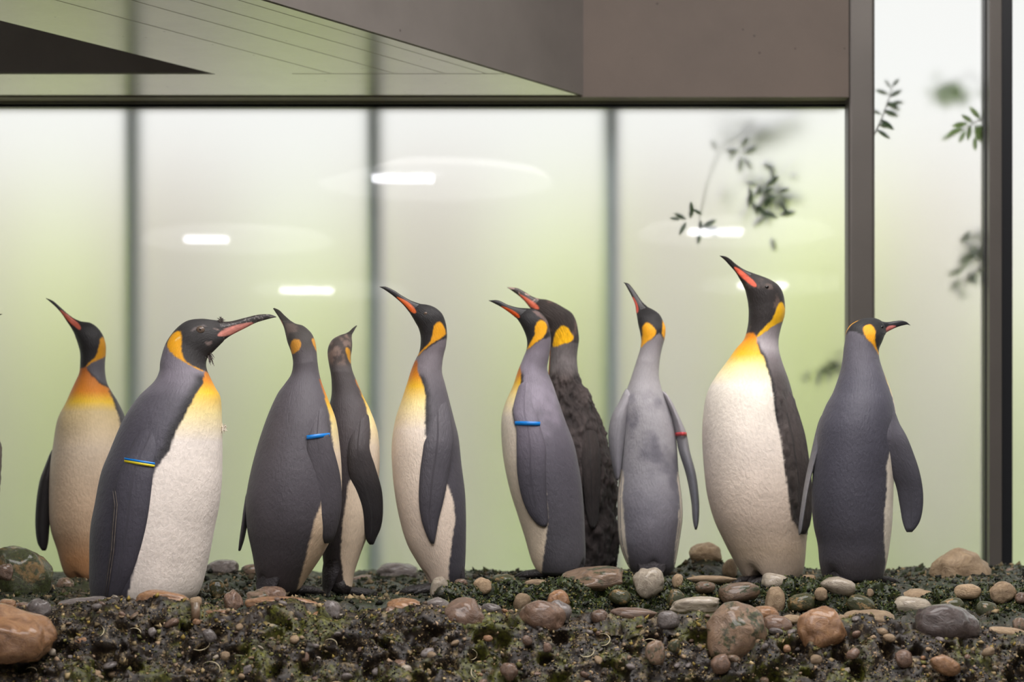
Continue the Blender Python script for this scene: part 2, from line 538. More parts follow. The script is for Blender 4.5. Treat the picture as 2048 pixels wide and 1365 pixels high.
# ------------------------------------------------------------------ outside: garden behind the glass
def leafy(name, c1, c2, rough=0.6, scale=10.0):
    m, nt, b = newmat(name)
    tc = N(nt, 'ShaderNodeTexCoord')
    n = N(nt, 'ShaderNodeTexNoise'); setin(n, Scale=scale, Detail=6.0)
    nt.links.new(tc.outputs['Object'], n.inputs['Vector'])
    r = ramp(nt, [(0.35, s2l(c1)), (0.65, s2l(c2))])
    nt.links.new(n.outputs[0], r.inputs[0])
    nt.links.new(r.outputs[0], b.inputs['Base Color'])
    b.inputs['Roughness'].default_value = rough
    return m
leafy('hedge_green', (194, 208, 136), (226, 235, 180))
leafy('lawn_green', (158, 182, 110), (196, 212, 146), scale=4.0)
leafy('leaf_green', (44, 66, 40), (82, 108, 64), scale=30.0)
leafy('leaf_light', (108, 140, 70), (150, 176, 96), scale=30.0)
plain('bark', (70, 62, 48), rough=0.8, noise=0.3, nscale=40)
plain('pillar_pale', (240, 233, 234), rough=0.8, noise=0.03, nscale=3)
tag(box('lawn', -9, 9, 7.45, 16, -0.25, -0.15, 'lawn_green'), kind='structure')

def blob(name, c, r, mat, seed, sub=4, amp=0.22, parent=None, freq=2.2):
    bm = bmesh.new()
    bmesh.ops.create_icosphere(bm, subdivisions=sub, radius=1.0)
    p = np.array([v.co[:] for v in bm.verts])
    d = 1 + amp * fbm(p + seed * 3.1, freq, 4, seed)
    for v, s in zip(bm.verts, d):
        v.co = Vector((c[0] + v.co.x * s * r[0], c[1] + v.co.y * s * r[1], c[2] + v.co.z * s * r[2]))
    return obj_bm(name, bm, mat, parent, smooth=True)

HY = 9.7
HED = [(160, 0.25, 430, 'green hedge seen as a soft glow through the pane above the mossy boulder'),
       (650, 0.26, 450, 'green hedge seen as a soft glow between the first and second mullion'),
       (1120, 0.28, 430, 'green hedge seen as a soft glow between the second and third mullion'),
       (1600, 0.34, 380, 'green hedge seen as a soft glow behind the leafy hanging twig'),
       (2000, 0.18, 560, 'green hedge seen as a soft glow beside the dark window frame')]
for i, (px, r, top, lab) in enumerate(HED):
    zt = Z(top, HY)
    o = blob('hedge', (X(px, HY), HY, zt * 0.5 - 0.1), (r, 0.32, zt * 0.58), 'hedge_green', 3 + i)
    tag(o, lab, 'hedge', 'garden hedges outside the glass')
PIL = [(375, 0.27, 'pale pillar showing as a grey zone right of the first mullion'),
       (865, 0.27, 'pale pillar showing as a grey zone right of the second mullion'),
       (1330, 0.24, 'pale pillar showing as a grey zone right of the third mullion'),
       (1830, 0.24, 'pale pillar showing as a grey zone beside the steel column'),
       (-60, 0.26, 'pale pillar showing as a grey zone at the leftmost pane')]
for px, r, lab in PIL:
    o = box('concrete_pillar', X(px, 9.1) - r - 0.04, X(px, 9.1) + r + 0.04, 9.05, 9.3, -0.16, Z(360, 9.1), 'pillar_pale', bevel=0.02)
    tag(o, lab, 'pillar', 'pale pillars outside the glass')

# leafy twigs against the glass
def leaf_mesh(name, ln, wd, mat):
    bm = bmesh.new()
    n = 6
    L_, R_, M_ = [], [], []
    for i in range(n + 1):
        t = i / n
        w = wd * math.sin(PI * min(1, t * 0.96 + 0.02)) ** 0.8
        z = -0.10 * ln * t * t
        L_.append(bm.verts.new((-w, ln * t, z))); M_.append(bm.verts.new((0, ln * t, z - w * 0.35))); R_.append(bm.verts.new((w, ln * t, z)))
    for i in range(n):
        bm.faces.new((L_[i], M_[i], M_[i + 1], L_[i + 1])); bm.faces.new((M_[i], R_[i], R_[i + 1], M_[i + 1]))
    me = bpy.data.meshes.new(name)
    bm.to_mesh(me); bm.free()
    me.materials.append(MATS[mat])
    return me
LEAF = {m: [leaf_mesh('leaf', 0.052 * s, 0.0085 * s, m) for s in (0.75, 1.0, 1.2)] for m in ('leaf_green', 'leaf_light')}

def twig(label, stem, Y0, Y1, leaves, mat='leaf_green', r=0.003):
    """stem: pixel polyline; leaves: (px, py, angle in picture degrees, depth fraction, size index)"""
    base = W(stem[0][0], stem[0][1], Y0)
    t = empty('leafy_twig', base)
    tag(t, label, 'twig', 'twigs behind the frosted glass')
    bm = bmesh.new()
    n = len(stem)
    tube(bm, [W(x, y, Y0 + (Y1 - Y0) * i / max(1, n - 1)) for i, (x, y) in enumerate(stem)], [r * (1 - 0.6 * i / n) for i in range(n)], 6)
    obj_bm('stem', bm, 'bark', t, smooth=True)
    for (px, py, ang, df, si) in leaves:
        o = bpy.data.objects.new('leaf', LEAF[mat][si])
        COL.objects.link(o)
        a = math.radians(ang)
        d = Vector((math.cos(a), rnd.uniform(-0.25, 0.35), math.sin(a))).normalized()
        o.parent = t
        nrm = Vector((rnd.uniform(-.5, .5), -1, rnd.uniform(-.3, .6))).normalized()
        xax = d.cross(nrm).normalized(); zax = xax.cross(d)
        mw = Matrix((xax, d, zax)).transposed().to_4x4()
        mw.translation = W(px, py, Y0 + (Y1 - Y0) * df)
        o.matrix_parent_inverse = Matrix.Translation(-base)
        o.matrix_basis = mw
    return t

def spray(cx, cy, rx, ry, n, df=None, seed=1):
    r_ = random.Random(seed)
    out = []
    for _ in range(n):
        out.append((cx + r_.gauss(0, rx), cy + r_.gauss(0, ry), r_.uniform(-160, 20), r_.uniform(0, 1) if df is None else df, r_.randrange(3)))
    return out

twig('slender leafy twig hanging behind the glass above the open-billed white-bellied penguin',
     [(1505, 240), (1490, 268), (1440, 300), (1425, 335), (1412, 372), (1404, 415), (1398, 440)], GY + 0.13, GY + 0.025,
     [(1430, 302, 110, .4, 0), (1478, 305, 180, .5, 1), (1480, 300, 60, .5, 1), (1484, 310, 20, .5, 2), (1482, 314, -95, .5, 2), (1488, 318, -55, .5, 1),
      (1470, 305, -130, .5, 0), (1404, 430, 150, 1, 0), (1385, 432, 100, 1, 1), (1380, 438, 80, 1, 1), (1372, 440, 150, 1, 1), (1372, 445, -120, 1, 1),
      (1400, 440, -85, 1, 1), (1404, 456, 30, 1, 2), (1408, 460, 5, 1, 2), (1410, 462, -20, 1, 1), (1400, 462, -100, 1, 1), (1360, 440, 170, 1, 0), (1366, 452, -110, 1, 0)])
twig('dense dark clump of leaves blurred behind the glass beside the steel column',
     [(1590, 330), (1560, 360), (1530, 390), (1512, 420)], GY + 0.24, GY + 0.04,
     [(1498, 375, -75, .95, 2), (1496, 392, -80, .95, 1), (1506, 405, -70, .9, 1), (1520, 372, -110, .9, 1)] + spray(1535, 385, 22, 28, 46, seed=3))
twig('faint high spray of leaves blurred behind the glass near the lintel',
     [(1600, 250), (1560, 260), (1520, 262), (1490, 268)], GY + 0.4, GY + 0.2, spray(1520, 268, 40, 14, 34, seed=5))
twig('leafy sprig pressed to the tall pane beside the steel column',
     [(1748, 270), (1762, 240), (1775, 205), (1783, 175)], GY + 0.02, GY + 0.045,
     [(1780, 178, 120, .9, 0), (1783, 175, 50, .9, 0), (1778, 195, 30, .8, 1), (1772, 205, -30, .7, 2), (1770, 212, 10, .6, 1), (1766, 222, -20, .5, 2),
      (1762, 230, 150, .4, 1), (1760, 240, -40, .4, 2), (1756, 250, -10, .3, 1), (1752, 260, -30, .2, 2), (1776, 190, 160, .8, 1), (1786, 205, -5, .8, 0)])
twig('pale green leafy sprig behind the tall pane next to the dark frame',
     [(1975, 235), (1950, 245), (1930, 258), (1905, 272)], GY + 0.03, GY + 0.05,
     [(1935, 248, 190, .5, 2), (1925, 258, 200, .6, 2), (1912, 265, 205, .8, 2), (1940, 250, -100, .5, 2), (1950, 250, -80, .3, 2), (1955, 250, -60, .3, 2),
      (1930, 262, -120, .6, 1), (1945, 246, 150, .4, 1), (1960, 240, 130, .2, 2), (1958, 262, -75, .3, 2), (1948, 275, -90, .4, 1)], mat='leaf_light')
twig('hazy spray of leaves high in the tall pane',
     [(1996, 1160), (1998, 500), (1992, 200), (1935, 150), (1900, 170), (1870, 178)], GY + 0.16, GY + 0.13, spray(1893, 180, 22, 10, 26, seed=8), mat='leaf_light')
twig('blurred drooping branch low in the tall pane by the dark frame',
     [(1985, 450), (1960, 500), (1940, 545), (1930, 575)], GY + 0.14, GY + 0.06, spray(1948, 515, 16, 34, 34, seed=9) + [(1925, 540, 200, .9, 2), (1945, 520, 100, .8, 1), (1935, 545, -60, .9, 1)])
twig('small leaf cluster behind the glass left of the back-turned black penguin',
     [(1722, 1165), (1720, 820), (1712, 730), (1692, 712), (1668, 725), (1645, 735)], GY + 0.12, GY + 0.09, spray(1660, 735, 16, 9, 13, seed=10))

# ------------------------------------------------------------------ pendant lamps of the visitor side (seen mirrored in the glass)
LAMPS = [(806, 358, 122, 'white disc lamp with bright bar mirrored highest in the glass'),
         (1431, 465, 106, 'white disc lamp with bright bar mirrored over the hanging twig'),
         (413, 480, 86, 'white disc lamp with bright bar mirrored above the nearest penguin'),
         (1525, 572, 96, 'white disc lamp with bright bar mirrored behind the head of the white-bellied penguin'),
         (614, 582, 103, 'white disc lamp with bright bar mirrored lowest, right of the nearest penguin')]
for px, py, ln, lab in LAMPS:
    h = 2.08
    D = h * F / (HZ - py)                       # virtual distance of the mirrored lamp
    x, y, z = (px - 1024) / F * D, 2 * GY - D, CZ + h
    t = empty('disc_lamp', (x, y, z))
    tag(t, lab, 'lamp', 'pendant lamps mirrored in the glass')
    bm = bmesh.new()
    bmesh.ops.create_cone(bm, cap_ends=True, segments=48, radius1=0.78, radius2=0.74, depth=0.05)
    bmesh.ops.translate(bm, verts=bm.verts[:], vec=(x + 0.2, y - 0.35, z + 0.05))
    obj_bm('shade', bm, 'lamp_disc', t)
    hl = ln * D / F / 2
    box('light_bar', x - hl, x + hl, y - 0.03, y + 0.03, z - 0.02, z + 0.022, 'led', t, bevel=0.008)
    bm = bmesh.new()
    for dx in (-0.3, 0.7):
        tube(bm, [(x + dx, y - 0.35, z + 0.07), (x + dx, y - 0.35, CEILZ - 0.004)], 0.004, 6)
    obj_bm('suspension_cable', bm, 'frame_dark', t)

# ------------------------------------------------------------------ the ground
FEET = [(160, 1172, 6.3), (285, 1213, 5.3), (560, 1190, 5.45), (680, 1192, 5.7), (885, 1186, 5.7), (1120, 1156, 6.0),
        (1170, 1154, 6.3), (1303, 1156, 6.1), (1545, 1168, 6.02), (1705, 1170, 5.64), (-60, 1172, 6.0)]
FP = np.array([[X(a, Y), Y, Z(b, Y)] for a, b, Y in FEET])

def floor_h(x, y):
    base = np.full_like(x, 0.0)
    plate = sstep(-0.28, -0.10, x) * 0.034
    base = base - 0.012 + plate
    wsum = np.full_like(x, 0.35); acc = base * 0.35
    for fx, fy, fz in FP:
        w = np.exp(-((x - fx) ** 2 + (y - fy) ** 2) / (2 * 0.13 ** 2)) * 6
        acc = acc + w * (fz - 0.006); wsum = wsum + w
    h = acc / wsum
    P = np.stack([x, y, x * 0], 1)
    # the step of the middle ledge, wandering
    yf = 5.58 + 0.02 * fbm(P, 3.0, 3, 4)
    px = x / y * F + 1024
    right = sstep(860, 900, px)
    step = sstep(-0.02, 0.025, y - yf)
    h = h * (1 - right) + right * (np.where(True, h, h) * step + (1 - step) * (-0.055))
    lip = np.exp(-((y - yf - 0.03) / 0.03) ** 2) * right * 0.0
    tops = np.interp(px, [880, 960, 1100, 1130, 1260, 1340, 1420, 1500, 1560, 1640, 1720, 1800, 1880, 1960, 2048],
                     [1178, 1166, 1166, 1158, 1156, 1160, 1166, 1166, 1160, 1168, 1166, 1180, 1180, 1172, 1174])
    zt = CZ + (HZ - tops) / F * 5.56
    h = h * (1 - lip) + lip * np.maximum(h, zt)
    # mounds behind
    def mound(h, cpx, Y, top, wx, wy):
        zc = Z(top, Y)
        g = np.exp(-((x - X(cpx, Y)) / wx) ** 2 - ((y - Y) / wy) ** 2)
        return np.maximum(h, h * (1 - g) + zc * g)
    h = mound(h, 445, 6.2, 1140, 0.10, 0.16)
    h = mound(h, 540, 6.4, 1138, 0.12, 0.16)
    h = mound(h, 790, 6.6, 1142, 0.13, 0.2)
    h = mound(h, 1410, 6.45, 1112, 0.075, 0.14)
    h = mound(h, 1830, 6.5, 1140, 0.09, 0.14)
    h = mound(h, 2030, 6.5, 1135, 0.14, 0.2)
    h = mound(h, 150, 6.0, 1158, 0.09, 0.1)
    back = sstep(6.6, 7.0, y)
    h = h * (1 - back) + back * (Z(1150, 7.1) + 0.012 * fbm(P, 5.0, 3, 8))
    h = h + 0.016 * fbm(P, 12.0, 4, 2) + 0.008 * fbm(P, 50.0, 3, 3)
    h = h + right * (1 - sstep(0.03, 0.12, y - yf)) * (0.022 * fbm(P, 22.0, 3, 12) + 0.012 * fbm(P, 60.0, 2, 13))
    h = h - 0.14 * (1 - sstep(5.16, 5.25, y))
    for fx, fy, fz in FP:      # flat, clear standing places
        w = np.exp(-((x - fx) ** 2 + (y - fy) ** 2) / (2 * 0.07 ** 2))
        w = np.clip(w * 1.5, 0, 1)
        h = h * (1 - w) + w * np.minimum(h, fz - 0.002)
    return h

nx, ny = 560, 270
gx, gy = np.meshgrid(np.linspace(-2.3, 2.3, nx), np.linspace(5.16, 7.29, ny))
gx, gy = gx.ravel(), gy.ravel()
gz = floor_h(gx, gy)
idx = np.arange(nx * ny).reshape(ny, nx)
q = np.stack([idx[:-1, :-1].ravel(), idx[:-1, 1:].ravel(), idx[1:, 1:].ravel(), idx[1:, :-1].ravel()], 1)
FLOOR_V = np.stack([gx, gy, gz], 1)
floor = tag(mesh_np('floor', FLOOR_V, [q], 'floor_rock'), kind='structure')

def grid_normals(V, ny_, nx_):
    G = V.reshape(ny_, nx_, 3)
    du = np.gradient(G, axis=1); dv = np.gradient(G, axis=0)
    n = np.cross(du, dv)
    n /= np.linalg.norm(n, axis=2, keepdims=True) + 1e-12
    return n.reshape(-1, 3)

# front ledge: conglomerate with a broken face
RIDX = [-100, 0, 100, 200, 300, 400, 480, 560, 640, 700, 800, 900, 1000, 1100, 1200, 1300, 1400, 1500, 1600, 1700, 1800, 1900, 2000, 2048, 2150]
RIDY = [1222, 1222, 1214, 1206, 1204, 1212, 1226, 1214, 1212, 1218, 1216, 1216, 1226, 1224, 1226, 1228, 1226, 1230, 1246, 1242, 1246, 1240, 1258, 1264, 1268]
nx2, nt2 = 760, 150
xx = np.linspace(-1.75, 1.75, nx2)
tt = np.linspace(0, 1, nt2)
TX, TT = np.meshgrid(xx, tt)
pxr = TX / 5.0 * F + 1024
zr = CZ + (HZ - np.interp(pxr, RIDX, RIDY)) / F * 5.0
# profile: back top -> lip -> face -> foot
py_ = np.interp(TT, [0, 0.22, 0.34, 0.42, 0.75, 1.0], [5.34, 5.10, 5.0, 4.94, 4.83, 4.72])
pz_ = zr + np.interp(TT, [0, 0.22, 0.34, 0.42, 0.75, 1.0], [-0.050, -0.012, 0.0, -0.030, -0.17, -0.36])
LV = np.stack([TX.ravel(), py_.ravel(), pz_.ravel()], 1)
nn = grid_normals(LV, nt2, nx2)
if nn[:, 2].mean() < 0: nn = -nn
face = np.interp(TT, [0.0, 0.1, 0.3, 0.45, 1], [0.15, 0.3, 0.45, 1.0, 1.0]).ravel()
d = 0.050 * fbm(LV, 5.0, 3, 21) * face + 0.028 * fbm(LV, 17.0, 3, 22) * face + 0.013 * fbm(LV, 55.0, 3, 23) * (0.4 + 0.6 * face)
cav = fbm(LV, 26.0, 2, 24)
d -= 0.045 * sstep(0.1, 0.5, cav) * face
LV = LV + nn * d[:, None]
nn = grid_normals(LV, nt2, nx2)
if nn[:, 2].mean() < 0: nn = -nn
idx = np.arange(nx2 * nt2).reshape(nt2, nx2)
q = np.stack([idx[:-1, :-1].ravel(), idx[1:, :-1].ravel(), idx[1:, 1:].ravel(), idx[:-1, 1:].ravel()], 1)
ledge = tag(mesh_np('rock_ledge', LV, [q], 'ledge_rock'), kind='structure')
tag(box('ledge_wall', -HALLX, HALLX, 4.86, 5.16, LOWZ, -0.30, 'hall_concrete'), kind='structure')
tag(box('ledge_core', -HALLX, HALLX, 5.16, 7.4, LOWZ, -0.16, 'hall_concrete'), kind='structure')

# middle ledge: dark mossy rock in front of the standing place
nx3, nt3 = 560, 110
xx = np.linspace(X(855, 5.5), X(2160, 5.5), nx3)
TX3, TT3 = np.meshgrid(xx, np.linspace(0, 1, nt3))
pxm = TX3 / 5.5 * F + 1024
tops = np.interp(pxm, [855, 885, 960, 1100, 1130, 1260, 1340, 1420, 1500, 1560, 1640, 1720, 1785, 1805, 1850, 1880, 1960, 2048, 2160],
                 [1215, 1178, 1168, 1168, 1158, 1156, 1162, 1166, 1168, 1160, 1168, 1166, 1176, 1202, 1206, 1178, 1172, 1174, 1176])
zt3 = CZ + (HZ - tops) / F * 5.52
py3 = np.interp(TT3, [0, 0.2, 0.35, 0.45, 0.8, 1.0], [5.66, 5.58, 5.52, 5.49, 5.43, 5.38])
pz3 = zt3 + np.interp(TT3, [0, 0.2, 0.35, 0.45, 0.8, 1.0], [-0.045, -0.008, 0.0, -0.018, -0.10, -0.17])
MV = np.stack([TX3.ravel(), py3.ravel(), pz3.ravel()], 1)
mn = grid_normals(MV, nt3, nx3)
if mn[:, 2].mean() < 0: mn = -mn
fc3 = np.interp(TT3, [0.0, 0.2, 0.45, 1], [0.15, 0.4, 1.0, 1.0]).ravel()
MV = MV + mn * (0.045 * fbm(MV, 9.0, 3, 61) * fc3 + 0.026 * fbm(MV, 26.0, 3, 62) * fc3 + 0.012 * fbm(MV, 70.0, 3, 63) - 0.022 * sstep(0.1, 0.5, fbm(MV, 20.0, 2, 64)) * fc3)[:, None]
mn = grid_normals(MV, nt3, nx3)
if mn[:, 2].mean() < 0: mn = -mn
idx = np.arange(nx3 * nt3).reshape(nt3, nx3)
q = np.stack([idx[:-1, :-1].ravel(), idx[1:, :-1].ravel(), idx[1:, 1:].ravel(), idx[:-1, 1:].ravel()], 1)
ledge2 = tag(mesh_np('mossy_ledge', MV, [q], 'mossy_rock'), kind='structure')

# ------------------------------------------------------------------ stones
def stone_mesh(seed, sub, amp=0.16, freq=1.1, flat=0.0):
    bm = bmesh.new()
    bmesh.ops.create_icosphere(bm, subdivisions=sub, radius=1.0)
    p = np.array([v.co[:] for v in bm.verts])
    d = 1 + amp * fbm(p + seed * 5.7, freq, 4, seed) * 2.2
    # a few worn flats
    R_ = np.random.RandomState(seed)
    for _ in range(3):
        ax = R_.normal(size=3); ax /= np.linalg.norm(ax)
        h_ = R_.uniform(0.74, 0.92)
        dt = p @ ax
        d = np.where(dt * d > h_, d * (0.35 + 0.65 * h_ / np.maximum(dt * d, 1e-6)), d)
    # gently squared-off pebble
    sq = 1.0 / (np.abs(p) ** 2.6).sum(1) ** (1 / 2.6)
    p = p * (d * (0.35 + 0.65 * sq))[:, None]
    p /= np.abs(p).max(0)
    for v, c in zip(bm.verts, p):
        v.co = c
    me = bpy.data.meshes.new('stone')
    bm.to_mesh(me); bm.free()
    for f in me.polygons:
        f.use_smooth = True
    return me

def stone(x0, x1, y0, y1, Y, mat, tilt=0.0, label=None, seed=None, parent=None, name='stone', cat='stone', group=None, sink=0.25, depth=0.8, sub=4):
    """a stone whose visible outline spans the given picture box at distance Y"""
    seed = int(x0 * 7 + y0) % 997 if seed is None else seed
    hw, hh = (x1 - x0) / 2.0, (y1 - y0) / 2.0 * (1 + sink)
    me = stone_mesh(seed, sub)
    me.materials.append(MATS[mat])
    o = bpy.data.objects.new(name, me)
    COL.objects.link(o)
    if Y < 5.1: Y += 0.022
    c = W((x0 + x1) / 2.0, y0 + hh, Y)
    o.location = c
    s = Y / F
    o.scale = (hw * s, min(hw, hh * 1.8) * s * depth, hh * s)
    o.rotation_euler = (rnd.uniform(-.1, .1), math.radians(tilt), 0)
    if parent is not None:
        o.parent = parent
        o.matrix_parent_inverse = Matrix.Translation(-Vector(parent.location))
    else:
        tag(o, label, cat, group)
    return o

B = stone
B(-70, 110, 1202, 1306, 4.79, 'stone_orange', 20, 'big orange-brown boulder on the front ledge below the mossy boulder', name='boulder', cat='boulder')
B(-30, 114, 1090, 1215, 5.75, 'stone_mossy', 18, 'large dark green mossy boulder with an ochre flank by the standing penguin', name='boulder', cat='boulder', sink=0.1)
B(-8, 27, 1128, 1156, 5.55, 'stone_brown', 0, 'small brown pebble lying against the mossy boulder', name='pebble', cat='pebble')
B(-4, 34, 1198, 1216, 4.98, 'stone_orange', 0, 'flat orange pebble on the ledge behind the big orange-brown boulder', name='pebble', cat='pebble')
B(54, 106, 1197, 1233, 4.95, 'stone_grey', 20, 'wet purple-grey stone next to the big orange-brown boulder', name='stone')
B(30, 70, 1204, 1222, 5.04, 'stone_brown', 0, 'low brown pebble between the orange boulder and the purple-grey stone', name='pebble', cat='pebble')
B(110, 228, 1195, 1222, 5.02, 'stone_grey', -6, 'long flat grey stone at the tail of the nearest penguin', name='stone')
B(272, 382, 1181, 1216, 5.03, 'stone_orange', 4, 'smooth orange stone in front of the white belly of the nearest penguin', name='stone')
B(490, 654, 1193, 1226, 5.06, 'stone_orange', 2, 'broad low orange-grey stone with moss below the penguin wearing a blue band, back turned', name='stone')
B(638, 684, 1201, 1238, 4.98, 'stone_grey', 25, 'small wet grey stone at the end of the broad low stone', name='stone')
B(764, 848, 1197, 1228, 5.03, 'stone_orange', 0, 'flat orange pebble left of the speckled red-brown cobble', name='pebble', cat='pebble')
B(886, 972, 1196, 1258, 4.95, 'stone_brown', 3, 'rounded red-brown cobble with wet highlights on the ledge lip', name='cobble', cat='cobble')
B(1038, 1136, 1199, 1256, 4.96, 'stone_brown', 12, 'brown cobble with a broken underside on the ledge lip', name='cobble', cat='cobble')
B(1338, 1440, 1194, 1224, 5.08, 'stone_pale', -4, 'smooth pale oval stone left of the half-buried brown boulder', name='stone')
B(1402, 1536, 1203, 1312, 4.93, 'stone_halfmoss', 8, 'big half-buried brown boulder with moss patches in the ledge', name='boulder', cat='boulder')
B(1594, 1692, 1214, 1290, 4.94, 'stone_orange', -26, 'orange-tan upright cobble leaning in the ledge face', name='cobble', cat='cobble')
B(1686, 1788, 1219, 1250, 5.02, 'stone_tan', 2, 'flat tan stone right of the leaning orange-tan cobble', name='stone')
B(1828, 1958, 1208, 1274, 4.97, 'stone_dark', 8, 'shiny dark grey wet boulder in the ledge', name='boulder', cat='boulder')
B(1116, 1260, 1133, 1180, 5.52, 'stone_halfmoss', -3, 'long tan stone with mossy ends at the feet of the fluffy dark penguin', name='stone')
B(1266, 1330, 1133, 1186, 5.46, 'stone_pale', -18, 'grey-white veined stone at the feet of the pale grey penguin', name='stone')
B(1378, 1446, 1085, 1122, 6.42, 'stone_tan', -6, 'tan stone on top of the dark mound behind the pale grey penguin', name='stone')
B(1444, 1476, 1118, 1154, 6.3, 'stone_tan', 0, 'small tan stone at the side of the dark mound', name='stone')
B(1856, 1980, 1094, 1186, 6.15, 'stone_tan', 14, 'large tan boulder with a rounded peak by the dark window frame', name='boulder', cat='boulder', sink=0.2, seed=41)
B(1976, 2032, 1163, 1204, 5.5, 'stone_tan', -22, 'tan stone lying on the mossy rock below the dark window frame', name='stone')
B(858, 896, 1153, 1196, 5.5, 'stone_pale', 10, 'upright pale stone at the foot of the penguin with bare grey flippers', name='stone')
B(752, 840, 1126, 1160, 6.5, 'stone_grey', 0, 'flat grey stone near the glass between two penguins', name='stone')
B(508, 575, 1171, 1204, 5.28, 'stone_brown', 4, 'brown oval stone in front of the blue-banded back-turned penguin', name='stone')
B(444, 487, 1180, 1222, 5.25, 'stone_brown', -12, 'small brown stone just right of the nearest penguin', name='stone')
B(412, 478, 1119, 1150, 6.2, 'stone_grey', -8, 'grey stone on the low mound behind the nearest penguin', name='stone')

# stones cemented into the front ledge
LEDST = [(402, 462, 1219, 1236, 4.98, 'stone_orange', 4), (848, 900, 1195, 1220, 5.05, 'stone_grey', 0), (960, 1004, 1207, 1228, 5.03, 'stone_grey', 6),
         (1094, 1146, 1203, 1240, 5.0, 'stone_grey', 20), (1182, 1215, 1219, 1245, 4.97, 'stone_brown', 0), (1220, 1316, 1214, 1238, 5.04, 'stone_brown', 2),
         (1312, 1360, 1221, 1256, 4.96, 'stone_grey', 6), (1506, 1562, 1212, 1236, 5.03, 'stone_orange', 10), (1524, 1584, 1231, 1264, 4.98, 'stone_brown', 12),
         (1560, 1612, 1230, 1246, 5.02, 'stone_tan', 0), (1970, 2054, 1253, 1276, 5.0, 'stone_tan', 6), (2022, 2060, 1235, 1262, 5.06, 'stone_halfmoss', -10),
         (1855, 1924, 1312, 1345, 4.82, 'stone_orange', 24), (1422, 1464, 1310, 1343, 4.84, 'stone_brown', -30), (300, 350, 1205, 1222, 5.0, 'stone_brown', 0),
         (235, 254, 1236, 1252, 4.92, 'stone_brown', -40), (262, 292, 1232, 1247, 4.92, 'stone_tan', 18), (327, 360, 1238, 1254, 4.9, 'stone_brown', -24),
         (384, 402, 1238, 1250, 4.91, 'stone_orange', 0), (406, 432, 1255, 1281, 4.87, 'stone_grey', -40), (295, 314, 1255, 1272, 4.88, 'stone_grey', 10),
         (146, 178, 1274, 1290, 4.86, 'stone_orange', -16), (594, 620, 1300, 1322, 4.84, 'stone_brown', 10), (480, 508, 1330, 1347, 4.83, 'stone_grey', -26),
         (512, 532, 1328, 1344, 4.83, 'stone_grey', 0), (440, 460, 1302, 1318, 4.84, 'stone_tan', 40), (95, 114, 1238, 1250, 4.9, 'stone_tan', 0),
         (96, 112, 1298, 1310, 4.83, 'stone_pale', 0), (855, 872, 1243, 1258, 4.92, 'stone_tan', 10), (1000, 1036, 1324, 1356, 4.82, 'stone_brown', -42),
         (1045, 1064, 1270, 1290, 4.88, 'stone_brown', -30), (965, 986, 1270, 1282, 4.88, 'stone_orange', 0), (852, 874, 1304, 1318, 4.84, 'stone_tan', 10),
         (1086, 1104, 1286, 1302, 4.86, 'stone_brown', 0), (1290, 1330, 1280, 1324, 4.85, 'stone_halfmoss', 0), (1335, 1364, 1278, 1302, 4.86, 'stone_mossy', 0),
         (1790, 1826, 1300, 1330, 4.85, 'stone_brown', -16), (1878, 1908, 1250, 1264, 4.93, 'stone_tan', 0), (1566, 1582, 1290, 1304, 4.87, 'stone_orange', 0),
         (1620, 1646, 1310, 1326, 4.84, 'stone_tan', 0), (1962, 1990, 1296, 1310, 4.86, 'stone_tan', -16), (800, 824, 1330, 1348, 4.82, 'stone_pale', 0),
         (1690, 1722, 1298, 1316, 4.85, 'stone_brown', -20), (1765, 1790, 1268, 1282, 4.9, 'stone_tan', 8)]
for (x0, x1, y0, y1, Y, m, t_) in LEDST:
    B(x0, x1, y0, y1, Y, m, t_, parent=ledge, sub=3)
cap = B(378, 404, 1194, 1212, 4.96, 'stone_tan', 0, parent=ledge, sub=3)
bm = bmesh.new(); tube(bm, [W(391, 1206, 4.96), W(391, 1240, 4.955)], [0.011, 0.012], 10); obj_bm('peg', bm, 'stone_halfmoss', ledge, smooth=True)
